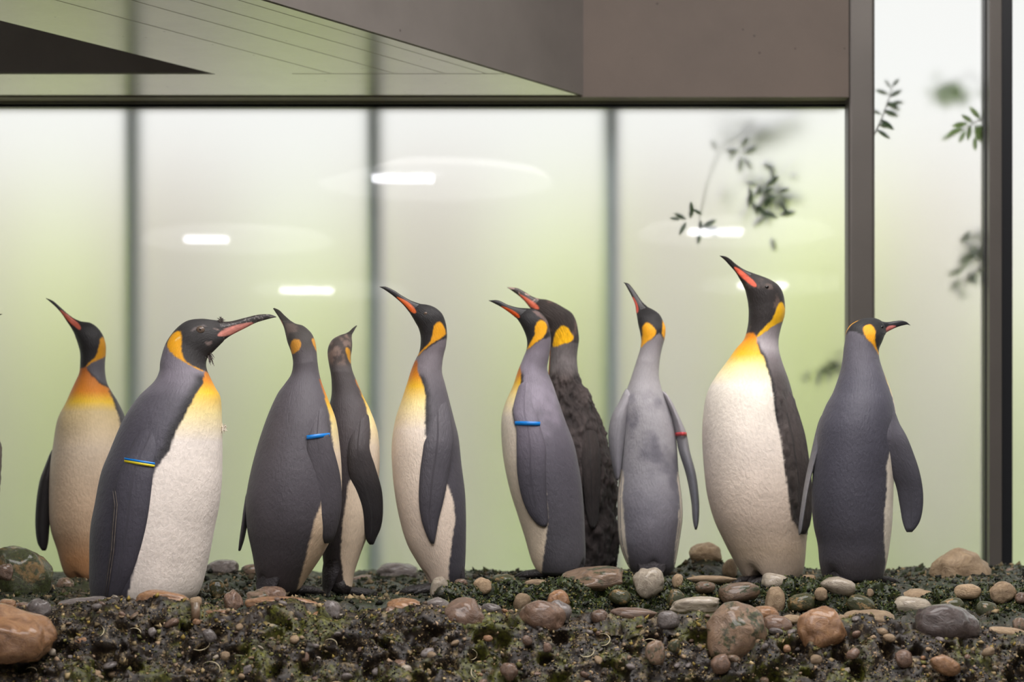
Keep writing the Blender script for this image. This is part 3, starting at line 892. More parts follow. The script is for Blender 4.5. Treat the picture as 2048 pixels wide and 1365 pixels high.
# stones set in the middle ledge and back mounds belong to the floor
FLST = [(946, 984, 1154, 1184, 5.52, 'stone_tan', -16), (984, 1032, 1148, 1174, 5.55, 'stone_mossy', 6), (1048, 1100, 1159, 1174, 5.52, 'stone_tan', 0),
        (1027, 1062, 1186, 1220, 5.42, 'stone_tan', 20), (1093, 1140, 1180, 1220, 5.4, 'stone_orange', -20), (1343, 1368, 1147, 1172, 5.5, 'stone_tan', 10),
        (1372, 1476, 1150, 1166, 5.6, 'stone_tan', 0), (1390, 1432, 1163, 1184, 5.48, 'stone_halfmoss', 0), (1432, 1520, 1166, 1198, 5.44, 'stone_halfmoss', -8),
        (1519, 1580, 1147, 1176, 5.52, 'stone_pale', 14), (1527, 1571, 1171, 1220, 5.42, 'stone_tan', 6), (1640, 1720, 1155, 1186, 5.48, 'stone_pale', 12),
        (1628, 1658, 1175, 1198, 5.43, 'stone_tan', 0), (1732, 1748, 1178, 1192, 5.45, 'stone_tan', 0), (1788, 1872, 1175, 1206, 5.6, 'stone_tan', -4),
        (1776, 1862, 1188, 1228, 5.52, 'stone_pale', 4), (1908, 1964, 1168, 1194, 5.5, 'stone_tan', 4), (2030, 2060, 1184, 1204, 5.46, 'stone_brown', 0), (908, 936, 1158, 1174, 5.54, 'stone_brown', 0),
        (1600, 1632, 1150, 1168, 5.65, 'stone_tan', 0), (1670, 1720, 1140, 1165, 6.3, 'stone_tan', 0), (1990, 2048, 1136, 1160, 6.4, 'stone_brown', 0),
        (112, 150, 1152, 1180, 5.9, 'stone_halfmoss', 0), (480, 520, 1128, 1150, 6.3, 'stone_halfmoss', 4), (700, 760, 1150, 1168, 6.5, 'stone_brown', 0),
        (1216, 1262, 1178, 1204, 5.42, 'stone_mossy', 6), (1330, 1372, 1178, 1210, 5.4, 'stone_mossy', 20), (1570, 1630, 1186, 1220, 5.42, 'stone_mossy', 0),
        (1690, 1750, 1190, 1222, 5.42, 'stone_mossy', 10), (1880, 1930, 1196, 1226, 5.42, 'stone_mossy', -10), (1950, 2000, 1200, 1236, 5.4, 'stone_mossy', 10),
        (416, 450, 1160, 1190, 5.5, 'stone_mossy', 0), (490, 540, 1180, 1206, 5.25, 'stone_halfmoss', 0)]
for (x0, x1, y0, y1, Y, m, t_) in FLST:
    B(x0, x1, y0, y1, Y, m, t_, parent=ledge2 if (x0 > 880 and Y < 5.6) else floor, sub=3)
B(462, 660, 1208, 1330, 5.0, 'stone_yellowmoss', 14, parent=ledge, sub=4, depth=0.7)

# smaller pebbles scattered in the ledge face: shared meshes
PEB = []
for sd in range(6):
    me = stone_mesh(100 + sd, 2)
    PEB.append(me)
PMAT = ['stone_tan', 'stone_brown', 'stone_grey', 'stone_orange', 'stone_pale', 'stone_halfmoss']
PMESH = {}
for i, me in enumerate(PEB):
    for m in PMAT:
        c = me.copy(); c.materials.clear(); c.materials.append(MATS[m]); PMESH[(i, m)] = c
G = LV.reshape(nt2, nx2, 3); GN = nn.reshape(nt2, nx2, 3)
cnt = 0
while cnt < 235:
    i, j = rnd.randrange(int(nt2 * 0.2), int(nt2 * 0.8)), rnd.randrange(60, nx2 - 60)
    p, n_ = Vector(G[i, j]), Vector(GN[i, j])
    o = bpy.data.objects.new('stone', PMESH[(rnd.randrange(6), rnd.choice(PMAT[:3] * 3 + PMAT))])
    COL.objects.link(o)
    r = rnd.choice((0.005, 0.006, 0.007, 0.008, 0.010, 0.013))
    o.parent = ledge
    o.location = p + n_ * r * 0.15
    o.scale = (r * rnd.uniform(0.9, 1.6), r * rnd.uniform(0.8, 1.3), r * rnd.uniform(0.55, 0.9))
    o.rotation_euler = (rnd.uniform(-.6, .6), rnd.uniform(-.6, .6), rnd.uniform(0, 6))
    cnt += 1

# gravel and grit too fine to pick apart
def scatter_grit(name, V, Nn, sel, count, rmin, rmax, palette, mat, parent, seed):
    R = np.random.RandomState(seed)
    ids = R.choice(sel, count)
    base = np.array([[1, 0, 0], [-1, 0, 0], [0, 1, 0], [0, -1, 0], [0, 0, 1], [0, 0, -1]], float)
    tri = np.array([[0, 2, 4], [2, 1, 4], [1, 3, 4], [3, 0, 4], [2, 0, 5], [1, 2, 5], [3, 1, 5], [0, 3, 5]])
    r = R.uniform(rmin, rmax, count) * R.uniform(0.6, 1.0, count)
    ang = R.uniform(0, 6.28, count)
    sc = R.uniform(0.5, 1.4, (count, 3))
    v = base[None] * sc[:, None, :] * r[:, None, None]
    ca, sa = np.cos(ang)[:, None], np.sin(ang)[:, None]
    vx = v[:, :, 0] * ca - v[:, :, 2] * sa; vz = v[:, :, 0] * sa + v[:, :, 2] * ca
    v = np.stack([vx, v[:, :, 1], vz], 2) + R.normal(0, 0.25, v.shape) * r[:, None, None]
    v = v + (V[ids] + Nn[ids] * r[:, None] * 0.2)[:, None, :]
    f = tri[None] + (np.arange(count) * 6)[:, None, None]
    pal = np.array([s2l(c) for c in palette])
    cols = np.repeat(pal[R.randint(0, len(pal), count)] * R.uniform(0.6, 1.25, (count, 1)), 6, 0)
    o = mesh_np(name, v.reshape(-1, 3), [f.reshape(-1, 3)], mat, parent, cols=np.clip(cols, 0, 1), smooth=False)
    return tag(o, kind='stuff')

m, nt, b = newmat('grit')
_a = N(nt, 'ShaderNodeAttribute', attribute_name='Col')
nt.links.new(_a.outputs['Color'], b.inputs['Base Color']); b.inputs['Roughness'].default_value = 0.6; b.inputs['Specular IOR Level'].default_value = 0.25
sel = np.where((TT.ravel() > 0.12) & (TT.ravel() < 0.85))[0]
GPAL = [(150, 128, 92), (92, 76, 52), (44, 36, 28), (22, 19, 16), (100, 94, 48), (60, 66, 26), (28, 25, 22), (18, 16, 15), (15, 14, 13), (32, 28, 23), (20, 18, 15)]
scatter_grit('gravel', LV, nn, sel, 20000, 0.0014, 0.0045, GPAL, 'grit', ledge, 5)
CPAL = [(166, 146, 108), (128, 112, 82), (112, 108, 62), (150, 128, 104), (86, 72, 58), (60, 52, 46), (140, 120, 60)]
scatter_grit('flakes', LV, nn, sel, 2600, 0.004, 0.0085, CPAL, 'grit', ledge, 15)
sel = np.where((TT3.ravel() > 0.12) & (TT3.ravel() < 0.9))[0]
MPAL = [(34, 44, 16), (22, 30, 12), (60, 68, 26), (92, 92, 44), (20, 22, 14), (14, 16, 10), (110, 98, 66), (16, 18, 12)]
scatter_grit('moss_and_grit', MV, mn, sel, 14000, 0.0018, 0.0055, MPAL, 'grit', ledge2, 16)
fn = grid_normals(FLOOR_V, ny, nx)
selx = FLOOR_V[:, 0] / FLOOR_V[:, 1] * F + 1024
sel = np.where((FLOOR_V[:, 1] < 6.8) & (selx > -60) & (selx < 2110))[0]
FPAL = [(36, 44, 20), (24, 32, 14), (60, 66, 30), (110, 98, 70), (66, 58, 44), (34, 34, 26), (28, 34, 18), (140, 122, 92)]
scatter_grit('moss_and_grit', FLOOR_V, fn, sel, 16000, 0.0025, 0.006, FPAL, 'grit', floor, 6)
scatter_grit('moss_clumps', FLOOR_V, fn, sel, 3600, 0.006, 0.013, FPAL + [(90, 78, 58), (20, 22, 14)], 'grit', floor, 26)

# curled shed quills on the ledge
def quill(px, py, Y, r, a0, a1, lab):
    # lie on the face of the ledge: find the rock surface at that spot
    pxv = LV[:, 0] / LV[:, 1] * F + 1024; pyv = HZ - (LV[:, 2] - CZ) / LV[:, 1] * F
    bm = bmesh.new()
    pts = []
    for i in range(12):
        a = math.radians(a0 + (a1 - a0) * i / 11)
        x_, y_ = px + r * math.cos(a), py - r * 0.8 * math.sin(a)
        near = np.where((np.abs(pxv - x_) < 5) & (np.abs(pyv - y_) < 5))[0]
        pts.append([x_, y_, LV[near, 1].min() if len(near) else Y])
    d_ = np.array([p[2] for p in pts])
    for _ in range(6):
        d_[1:-1] = (d_[:-2] + d_[1:-1] + d_[2:]) / 3
    pts = [W(p[0], p[1], dd - 0.006) for p, dd in zip(pts, d_)]
    tube(bm, pts, [0.0005 + 0.0009 * math.sin(PI * min(1, i / 9)) for i in range(12)], 5)
    o = obj_bm('feather_quill', bm, 'shed_quill', smooth=True)
    tag(o, lab, 'feather', 'shed quills on the ledge')
for a in [(940, 1310, 4.80, 14, -80, 70, 'curled shed quill under the rounded red-brown cobble'),
          (1205, 1280, 4.83, 15, -100, 120, 'nearly closed ring of shed quill in the ledge face right of the broken cobble'),
          (1172, 1302, 4.80, 16, -140, 30, 'open curl of shed quill just below the ring-shaped quill'),
          (398, 1284, 4.82, 22, -120, 0, 'curved shed quill below the small concrete peg'),
          (660, 1290, 4.82, 14, -10, 130, 'pale hooked quill below the wet grey stone'),
          (192, 1262, 4.86, 16, -60, 40, 'slightly bent quill below the long flat grey stone'),
          (62, 1345, 4.76, 12, 20, 150, 'small hooked quill below the big orange-brown boulder'),
          (268, 1268, 4.84, 14, 0, 120, 'curved quill in the ledge below the nearest penguin'),
          (1300, 1295, 4.80, 20, 20, 140, 'arched quill over the mossy pebble left of the half-buried boulder'),
          (420, 1340, 4.78, 20, -30, 140, 'wide loop of quill low on the ledge below the peg'),
          (960, 1345, 4.78, 18, 150, 240, 'short upright quill low on the ledge below the red-brown cobble')]:
    quill(*a)

# ------------------------------------------------------------------ penguins
def catmull(P, n):
    """resample rows of P (k x d) to n rows along chord length, Catmull-Rom; returns rows and station parameter"""
    P = np.asarray(P, float)
    k = len(P)
    c = (P[:, :2] + P[:, 2:4]) / 2
    seg = np.linalg.norm(np.diff(c, axis=0), axis=1)
    # also count the turning of the cross line so tight head bends get rings
    e = np.linalg.norm(np.diff(P[:, :2], axis=0), axis=1) + np.linalg.norm(np.diff(P[:, 2:4], axis=0), axis=1)
    s = np.concatenate([[0], np.cumsum(np.maximum(seg, e * 0.5) + 1e-6)])
    u = np.linspace(0, s[-1], n)
    j = np.clip(np.searchsorted(s, u, side='right') - 1, 0, k - 2)
    h = (s[j + 1] - s[j])
    t = ((u - s[j]) / h)[:, None]
    m = np.zeros_like(P)
    m[1:-1] = (P[2:] - P[:-2]) / (s[2:] - s[:-2])[:, None]
    m[0] = (P[1] - P[0]) / (s[1] - s[0]); m[-1] = (P[-1] - P[-2]) / (s[-1] - s[-2])
    h = h[:, None]
    p0, p1, m0, m1 = P[j], P[j + 1], m[j] * h, m[j + 1] * h
    out = (2 * t ** 3 - 3 * t ** 2 + 1) * p0 + (t ** 3 - 2 * t ** 2 + t) * m0 + (-2 * t ** 3 + 3 * t ** 2) * p1 + (t ** 3 - t ** 2) * m1
    return out, j + t[:, 0], u

def sdf_poly(px, py, poly):
    """signed distance, negative inside"""
    poly = np.asarray(poly, float)
    d = np.full(px.shape, 1e9); inside = np.zeros(px.shape, bool)
    n = len(poly)
    for i in range(n):
        ax, ay = poly[i]; bx, by = poly[(i + 1) % n]
        ex, ey = bx - ax, by - ay
        wx, wy = px - ax, py - ay
        tt_ = np.clip((wx * ex + wy * ey) / (ex * ex + ey * ey + 1e-9), 0, 1)
        d = np.minimum(d, np.hypot(wx - ex * tt_, wy - ey * tt_))
        if by != ay:
            c = ((ay <= py) & (by > py)) | ((by <= py) & (ay > py))
            xi = ax + (py - ay) / (by - ay) * ex
            inside ^= c & (px < xi)
    return np.where(inside, -d, d)

def grad(stops, y):
    ys = [s[0] for s in stops]
    cs = np.array([s2l(s[1]) for s in stops])
    return np.stack([np.interp(y, ys, cs[:, i]) for i in range(3)], 1)

def smooth_poly(poly, it=2):
    p = np.asarray(poly, float)
    for _ in range(it):
        q0 = 0.75 * p + 0.25 * np.roll(p, -1, 0); q1 = 0.25 * p + 0.75 * np.roll(p, -1, 0)
        p = np.stack([q0, q1], 1).reshape(-1, 2)
    return p

def loft_faces(nr, na):
    idx = np.arange(nr * na).reshape(nr, na)
    a = idx[:-1]; b_ = idx[1:]
    a2 = np.roll(a, -1, 1); b2 = np.roll(b_, -1, 1)
    return np.stack([a.ravel(), a2.ravel(), b2.ravel(), b_.ravel()], 1)

class Penguin:
    def __init__(self, label, Y, pairs, **k):
        self.Y = Y; self.k = k
        s = Y / F
        # fill in psi (carry the last one forward)
        rows = []; psi = 0.0
        for p in pairs:
            if len(p) > 4: psi = p[4]
            rows.append([p[0], p[1], p[2], p[3], psi])
        P = np.array(rows, float)
        nst = len(P)
        neck = k.get('neck', nst - 9)          # station where the neck ends and the head begins
        # rounded bottom
        b0 = P[0].copy(); cx = (b0[0] + b0[2]) / 2; hw = (b0[2] - b0[0]) / 2
        caps = [[cx - hw * f_, b0[1] + dz, cx + hw * f_, b0[3] + dz, b0[4]] for f_, dz in ((0.10, 9), (0.55, 8), (0.85, 4.5))]
        P = np.vstack([caps, P]); neck += 3
        na, nr = k.get('na', 136), k.get('nr', 250)
        R, st, u = catmull(P, nr)
        self.R, self.st = R, st
        C = (R[:, :2] + R[:, 2:4]) / 2; E = (R[:, 2:4] - R[:, :2]) / 2
        hwv = np.linalg.norm(E, axis=1)
        ratio = np.interp(st, [0, neck - 2, neck + 2, len(P) - 1], [k.get('rb', 1.0), 1.0, k.get('rh', 0.78), k.get('rk', 0.72)])
        dy = np.interp(st, [0, neck - 1, len(P) - 1], [0, 0, k.get('lean', 0.0) * 0.55])
        th = PI + np.linspace(0, 2 * PI, na, endpoint=False)
        sn, cs = np.sin(th), np.cos(th)
        qx = C[:, 0:1] + E[:, 0:1] * sn; qy = C[:, 1:2] + E[:, 1:2] * sn
        depth = Y + dy[:, None] - (hwv * ratio * s)[:, None] * cs
        V = np.stack([(qx - 1024) * s, depth, CZ + (HZ - qy) * s], 2)
        self.axis_x = (C[:, 0] - 1024) * s
        # ---- plumage map on (ring, angle), mirrored about the bird's own mid-plane
        psi_r = np.radians(R[:, 4])[:, None]
        thg = np.broadcast_to(th, (nr, na))
        phi = thg - psi_r
        th2 = 2 * psi_r - thg
        use = np.cos(thg) >= np.cos(th2)
        ths = np.where(use, thg, th2)
        px = (C[:, 0:1] + E[:, 0:1] * np.sin(ths)).ravel(); py = (C[:, 1:2] + E[:, 1:2] * np.sin(ths)).ravel()
        hid = np.maximum(np.cos(thg), np.cos(th2)).ravel() < -0.02
        cphi = np.cos(phi).ravel()
        stv = np.repeat(st, na)
        pts = V.reshape(-1, 3)
        wob = 2.2 * vnoise(pts, 90, 5) + 1.5 * vnoise(pts, 260, 6)
        col = grad(k['back'], py)
        mot = k.get('mottle')
        if mot:
            mk = sstep(mot[1] - 0.15, mot[1] + 0.4, fbm(pts, mot[2], 4, 31)) * sstep(mot[3], mot[3] + 30, py) * (1 - sstep(mot[4] - 30, mot[4], py))
            col = col * (1 - mk[:, None]) + s2l(mot[0]) * mk[:, None]
        bel = grad(k['belly'], py)
        if 'bellypoly' in k:
            poly = k['bellypoly']
            sd = sdf_poly(px, py, poly) + wob * 0.6
            mb = 1 - sstep(-1.5, 2.0, sd)
            mb = np.where(hid, (cphi > 0.25) * 1.0, mb)
            if k.get('stripe', 0):
                ss = k['stripe']
                y0_, y1_ = k['stripey']
                ms = (1 - sstep(ss * 0.15, ss, sd)) * sstep(y0_, y0_ + 15, py) * (1 - sstep(y1_ - 60, y1_, py)) * (~hid)
                col = col * (1 - ms[:, None]) + s2l((30, 29, 32)) * ms[:, None]
        else:
            mb = (cphi > k.get('bellycos', 0.3)) * 1.0
        col = col * (1 - mb[:, None]) + bel * mb[:, None]
        def paint(poly, c, soft=1.6, w=0.5, sm=2, amount=1.0):
            nonlocal col
            sd_ = sdf_poly(px, py, smooth_poly(poly, sm) if sm else poly) + wob * w
            mm_ = (1 - sstep(-soft, soft, sd_)) * amount
            mm_ = np.where(hid, 0, mm_)[:, None]
            col = col * (1 - mm_) + s2l(c) * mm_
        hood = k.get('hood', (32, 30, 31))
        if 'hoodpoly' in k:
            sd_ = sdf_poly(px, py, k['hoodpoly']) + wob * 0.8
            so = k.get('hoodsoft', 2.0)
            mm_ = np.where(hid, (stv > neck + 0.5) * 1.0, 1 - sstep(-so, so, sd_))
            hc = np.broadcast_to(s2l(hood), col.shape).copy()
            if 'headmot' in k:
                c_, th_, sc_ = k['headmot']
                mk = sstep(th_, th_ + 0.3, fbm(pts, sc_, 4, 77))[:, None]
                hc = hc * (1 - mk) + s2l(c_) * mk
            col = col * (1 - mm_[:, None]) + hc * mm_[:, None]
        for poly in k.get('ears', []):
            paint(poly, k.get('earcol', (240, 172, 16)))
        for item in k.get('marks', []):
            paint(item[0], item[1], 2.0, 1.2, 1, item[2] if len(item) > 2 else 1.0)
        if 'plate' in k:
            paint(k['plate'], k.get('platecol', (226, 100, 48)), 1.2, 0.2)
        # ---- moulting fluff: ruffle the surface
        Vf = pts.copy()
        if 'fluff' in k:
            cen = np.repeat(np.stack([(C[:, 0] - 1024) * s, Y + dy, CZ + (HZ - C[:, 1]) * s], 1), na, 0)
            nr_ = pts - cen; nr_ /= np.linalg.norm(nr_, axis=1, keepdims=True) + 1e-9
            amp, y0_, y1_ = k['fluff']
            msk = sstep(y0_, y0_ + 30, py) * (1 - sstep(y1_ - 25, y1_, py)) * (1 - mb * k.get('fluffback', 1))
            rgh = fbm(pts * np.array([1, 1, 0.45]), 70, 3, 41) + 0.6 * fbm(pts, 22, 2, 42)
            Vf = pts + nr_ * (amp * rgh * msk)[:, None]
            col = col * (1 + 0.75 * np.clip(rgh, -0.8, 0.8) * msk)[:, None]
        zb = CZ + (HZ - (b0[1] + 9)) * s
        hwb = hw * s
        ltv = np.array([math.cos(math.radians(b0[4])), math.sin(math.radians(b0[4])), 0.0])
        cb = np.array([(cx - 1024) * s, Y, 0.0])
        lat_ = ((Vf - cb) * ltv).sum(1)
        low = 1 - sstep(0.0, 0.075, Vf[:, 2] - zb)
        Vf = Vf.copy()
        Vf[:, 2] += k.get('arch', 0.03) * np.exp(-(lat_ / (0.30 * hwb)) ** 2) * low
        self.pts, self.px, self.py = Vf, qx.ravel(), qy.ravel()
        self.front = (np.cos(thg).ravel() > -0.05)
        # ---- root and body
        foot_z = Z(k['feet'], Y)
        self.root = t = empty('king_penguin', (self.axis_x[10], Y, foot_z))
        tag(t, label, 'penguin', 'king penguins on the rocks')
        arc = np.concatenate([[0], np.cumsum(np.linalg.norm(np.diff(V.mean(1), axis=0), axis=1))])
        uvs = np.stack([np.broadcast_to(th / (2 * PI) * 0.7, (nr, na)).ravel(), np.repeat(arc, na)], 1)
        n0 = len(Vf)
        c0 = Vf.reshape(nr, na, 3)[0].mean(0); c1 = Vf.reshape(nr, na, 3)[-1].mean(0)
        Vall = np.vstack([Vf, c0, c1])
        a = np.arange(na); a2 = np.roll(a, -1)
        bot = np.stack([a2, a, np.full(na, n0)], 1)
        top = np.stack([a + (nr - 1) * na, a2 + (nr - 1) * na, np.full(na, n0 + 1)], 1)
        colA = np.vstack([col, col[0], col[-1]])
        uvA = np.vstack([uvs, [0, 0], [0, 0]])
        self.body = mesh_np('body', Vall, [loft_faces(nr, na), bot, top], 'plumage_fluffy' if k.get('fluffmat') else 'plumage', t, uvA, np.clip(colA, 0, 1))
        self.psi = math.radians(P[4][4])
        self.bill()
        for fl in k.get('flippers', []):
            self.flipper(**fl)
        self.feet(foot_z)
        if k.get('tail', True):
            self.tail(foot_z)
        if 'eye' in k:
            self.eye(*k['eye'])

    def surf(self, px, py):
        d = (self.px - px) ** 2 + (self.py - py) ** 2 + np.where(self.front, 0, 1e6)
        i = int(np.argmin(d))
        return self.pts[i], math.sqrt(d[i])

    def bill(self):
        k = self.k; s = self.Y / F
        P = np.array([list(p) + [0] for p in k['bill']], float)
        nr, na = 70, 40
        R, st, u = catmull(P, nr)
        C = (R[:, :2] + R[:, 2:4]) / 2; E = (R[:, 2:4] - R[:, :2]) / 2
        hw = np.linalg.norm(E, axis=1)
        th = np.linspace(0, 2 * PI, na, endpoint=False)
        fr_ = st / (len(P) - 1)
        lean = k.get('lean', 0.0)
        dy = lean * (0.55 + 0.45 * fr_)
        rat = np.interp(fr_, [0, 0.3, 1], [k.get('rk', 0.72), 0.62, 0.6])
        # seam between the mandibles: slight pinch at the sides
        pin = 1 - 0.10 * np.abs(np.cos(th)) ** 8
        qx = C[:, 0:1] + E[:, 0:1] * np.sin(th); qy = C[:, 1:2] + E[:, 1:2] * np.sin(th)
        dep = self.Y + dy[:, None] - (hw * rat * s)[:, None] * (np.cos(th) * pin)
        V = np.stack([(qx - 1024) * s, dep, CZ + (HZ - qy) * s], 2).reshape(-1, 3)
        px, py = qx.ravel(), qy.ravel()
        base = s2l(k.get('billcol', (34, 32, 33)))
        col = np.broadcast_to(base, (nr * na, 3)).copy()
        if 'billpale' in k:
            c_, t_, sc_ = k['billpale']
            mk = sstep(t_, t_ + 0.2, fbm(V, sc_, 3, 9))[:, None]
            col = col * (1 - mk) + s2l(c_) * mk
        pm = None
        if 'plate' in k:
            sd = sdf_poly(px, py, smooth_poly(k['plate'], 2))
            pm = sd
            mm_ = (1 - sstep(-1.2, 1.2, sd))[:, None]
            pc = np.broadcast_to(s2l(k.get('platecol', (226, 100, 48))), col.shape).copy()
            pc = pc * (1 + 0.25 * fbm(V, 120, 2, 12))[:, None]
            col = col * (1 - mm_) + pc * mm_
        fq = loft_faces(nr, na)
        uv = np.stack([np.tile(th / 6.28 * 0.1, nr), np.repeat(u * s, na)], 1)
        arr = np.clip(col, 0, 1)
        def submesh(name, mask, parent):
            f_ = fq[mask]
            used, inv = np.unique(f_, return_inverse=True)
            return mesh_np(name, V[used], [inv.reshape(-1, 4)], 'bill_horn', parent, uv[used], arr[used])
        if pm is not None and (pm < 0).sum() > 30:
            ismp = (pm[fq] < 1.6).any(1)
            bo = submesh('bill', ~ismp, self.root)
            submesh('mandible_plate', ismp, bo)['label'] = k.get('platelabel', 'orange plate of the lower bill')
        else:
            submesh('bill', np.ones(len(fq), bool), self.root)

    def flipper(self, pairs, thick=0.011, lift=0.010, color=None, under=None, mirror=False, depth=None, band=None, fluff=False):
        k = self.k; s = self.Y / F
        # carry the depth of the body surface under each edge
        rows = []
        for p in pairs:
            if depth is None:
                a, da = self.surf(p[0], p[1]); b_, db = self.surf(p[2], p[3]); m_, dm = self.surf((p[0] + p[2]) / 2, (p[1] + p[3]) / 2)
                mid = min(m_[1], (a[1] + b_[1]) / 2)
                la, lb = a[1], b_[1]
                la = la * 0.45 + mid * 0.55; lb = lb * 0.45 + mid * 0.55
            else:
                la = lb = self.Y + (p[4] if len(p) > 4 else depth)
            rows.append([p[0], p[1], p[2], p[3], la, lb])
        P = np.array(rows, float)
        if depth is None:   # keep the blade straight in depth
            for c_ in (4, 5):
                v = P[:, c_]; vv = v.copy()
                for _ in range(3):
                    vv[1:-1] = (vv[:-2] + vv[1:-1] * 2 + vv[2:]) / 4
                P[:, c_] = np.minimum(vv, v + 0.004)
        nr, na = 90, 44
        R, st, u = catmull(P, nr)
        fr_ = st / (len(P) - 1)
        C = (R[:, :2] + R[:, 2:4]) / 2; E = (R[:, 2:4] - R[:, :2]) / 2
        th = np.linspace(0, 2 * PI, na, endpoint=False)
        sn, cs = np.sin(th), np.cos(th)
        # blade section: pointed ellipse; round the ends
        rnd_ = np.sqrt(np.clip(np.minimum(fr_ / 0.06, 1), 0, 1)) * np.sqrt(np.clip((1 - fr_) / 0.04, 0.02, 1))
        tk = thick * np.interp(fr_, [0, 0.15, 0.5, 1], [1.2, 1.3, 1.0, 0.6]) * rnd_
        e = rnd_ * 0.3 + 0.7
        qx = C[:, 0:1] + E[:, 0:1] * sn * e[:, None]; qy = C[:, 1:2] + E[:, 1:2] * sn
        dep = (R[:, 4:5] + R[:, 5:6]) / 2 + (R[:, 5:6] - R[:, 4:5]) / 2 * sn - (lift * sstep(0.0, 0.3, fr_) - 0.013 * (1 - sstep(0.0, 0.34, fr_)))[:, None] - tk[:, None] * cs * (0.35 + 0.65 * np.abs(cs))
        V = np.stack([(qx - 1024) * s, dep, CZ + (HZ - qy) * s], 2).reshape(-1, 3)
        px, py = qx.ravel(), qy.ravel()
        col = grad(color or k['back'], py)
        if k.get('mottle') and color is None:
            mot = k['mottle']
            mk = sstep(mot[1] - 0.15, mot[1] + 0.4, fbm(V, mot[2], 4, 31)) * sstep(mot[3], mot[3] + 30, py) * (1 - sstep(mot[4] - 30, mot[4], py))
            col = col * (1 - mk[:, None]) + s2l(mot[0]) * mk[:, None]
        # darker leading and trailing edges
        edge = np.abs(np.tile(sn, nr)) ** 6
        col = col * (1 - 0.35 * edge)[:, None]
        if under is not None:
            mm_ = (np.tile(cs, nr) < -0.25)[:, None]
            col = np.where(mm_, s2l(under), col)
        fa = loft_faces(nr, na)
        n0 = len(V)
        a = np.arange(na); a2 = np.roll(a, -1)
        f0 = np.stack([a2, a, np.full(na, n0)], 1); f1 = np.stack([a + (nr - 1) * na, a2 + (nr - 1) * na, np.full(na, n0 + 1)], 1)
        G_ = V.reshape(nr, na, 3)
        Va = np.vstack([V, G_[0].mean(0), G_[-1].mean(0)])
        colA = np.clip(np.vstack([col, col[0], col[-1]]), 0, 1)
        uv = np.stack([np.tile(th / 6.28 * 0.25, nr), np.repeat(u * s, na)], 1); uv = np.vstack([uv, [0, 0], [0, 0]])
        mt = 'plumage_fluffy' if fluff else 'plumage'
        fo = mesh_np('flipper', Va, [fa, f0, f1], mt, self.root, uv, colA)
        if mirror:
            lat = np.array([math.cos(self.psi), math.sin(self.psi), 0.0])      # sideways axis of the bird
            rows_i = np.clip(np.searchsorted(-self.R[:, 1], -Va[:, 2] * 0 - ((HZ - (Va[:, 2] - CZ) / s))), 0, len(self.R) - 1)
            o_ = np.stack([self.axis_x[rows_i], np.full(len(Va), self.Y), Va[:, 2]], 1)
            dd = ((Va - o_) * lat).sum(1)
            Vm = Va - 2 * dd[:, None] * lat
            mesh_np('flipper', Vm, [fa[:, ::-1], f0[:, ::-1], f1[:, ::-1]], mt, self.root, uv, colA)
        if band:
            # a plastic ring round the flipper: follow the flipper section at the given row
            row, hgt, mats = band
            i = int(np.argmin(np.abs(C[:, 1] - row)))
            sl = G_[max(1, i - 2):i + 3].mean(0)
            cen = sl.mean(0)
            sl = cen + (sl - cen) * np.array([1.05, 1.5, 1.0])
            sl[:, 2] += 0.1 * (sl[:, 0] - cen[0]) * band_slope(self)
            h_ = hgt * s / 2
            for mi, mname in enumerate(mats):
                n_ = len(mats)
                z0 = -h_ + 2 * h_ * mi / n_; z1 = -h_ + 2 * h_ * (mi + 1) / n_
                A = sl + np.array([0, 0, z0]); B_ = sl + np.array([0, 0, z1])
                inn = cen + (sl - cen) * 0.9
                A2 = inn + np.array([0, 0, z0]); B2 = inn + np.array([0, 0, z1])
                VV = np.vstack([A, B_, B2, A2])
                fs = []
                for r0, r1 in ((0, 1), (1, 2), (2, 3), (3, 0)):
                    fs.append(np.stack([a + r0 * na, a2 + r0 * na, a2 + r1 * na, a + r1 * na], 1))
                bo = mesh_np('flipper_band', VV, [np.vstack(fs)], mname, fo)
                bo['label'] = mname.split('_')[1] + ' plastic flipper band'

    def feet(self, fz):
        k = self.k; s = self.Y / F
        ps = self.psi
        fw = Vector((math.sin(ps), -math.cos(ps), 0)); lt = Vector((math.cos(ps), math.sin(ps), 0))
        i = 22
        c = Vector((self.axis_x[i], self.Y, fz))
        hw = float(np.linalg.norm(self.R[26, 2:4] - self.R[26, :2]) / 2 * s)
        offs = k.get('footfwd', 0.35) * hw
        for sd in (-1, 1):
            b0 = c + lt * sd * hw * 0.36 + fw * offs
            bm = bmesh.new()
            # ankle
            tube(bm, [b0 - fw * 0.02 + Vector((0, 0, 0.045)), b0 - fw * 0.012 + Vector((0, 0, 0.028)), b0 + fw * 0.004 + Vector((0, 0, 0.012))], [0.026, 0.023, 0.02], 12)
            for a, ln in ((-0.34, 0.082), (0.0, 0.098), (0.32, 0.08)):
                d_ = (fw * math.cos(a) + lt * math.sin(a))
                p0 = b0 - fw * 0.006
                tube(bm, [p0 + Vector((0, 0, 0.014)), p0 + d_ * ln * 0.4 + Vector((0, 0, 0.014)), p0 + d_ * ln * 0.75 + Vector((0, 0, 0.011)), p0 + d_ * ln * 0.95 + Vector((0, 0, 0.008)), p0 + d_ * (ln + 0.018) + Vector((0, 0, 0.002))],
                     [0.014, 0.0125, 0.011, 0.008, 0.0015], 10)
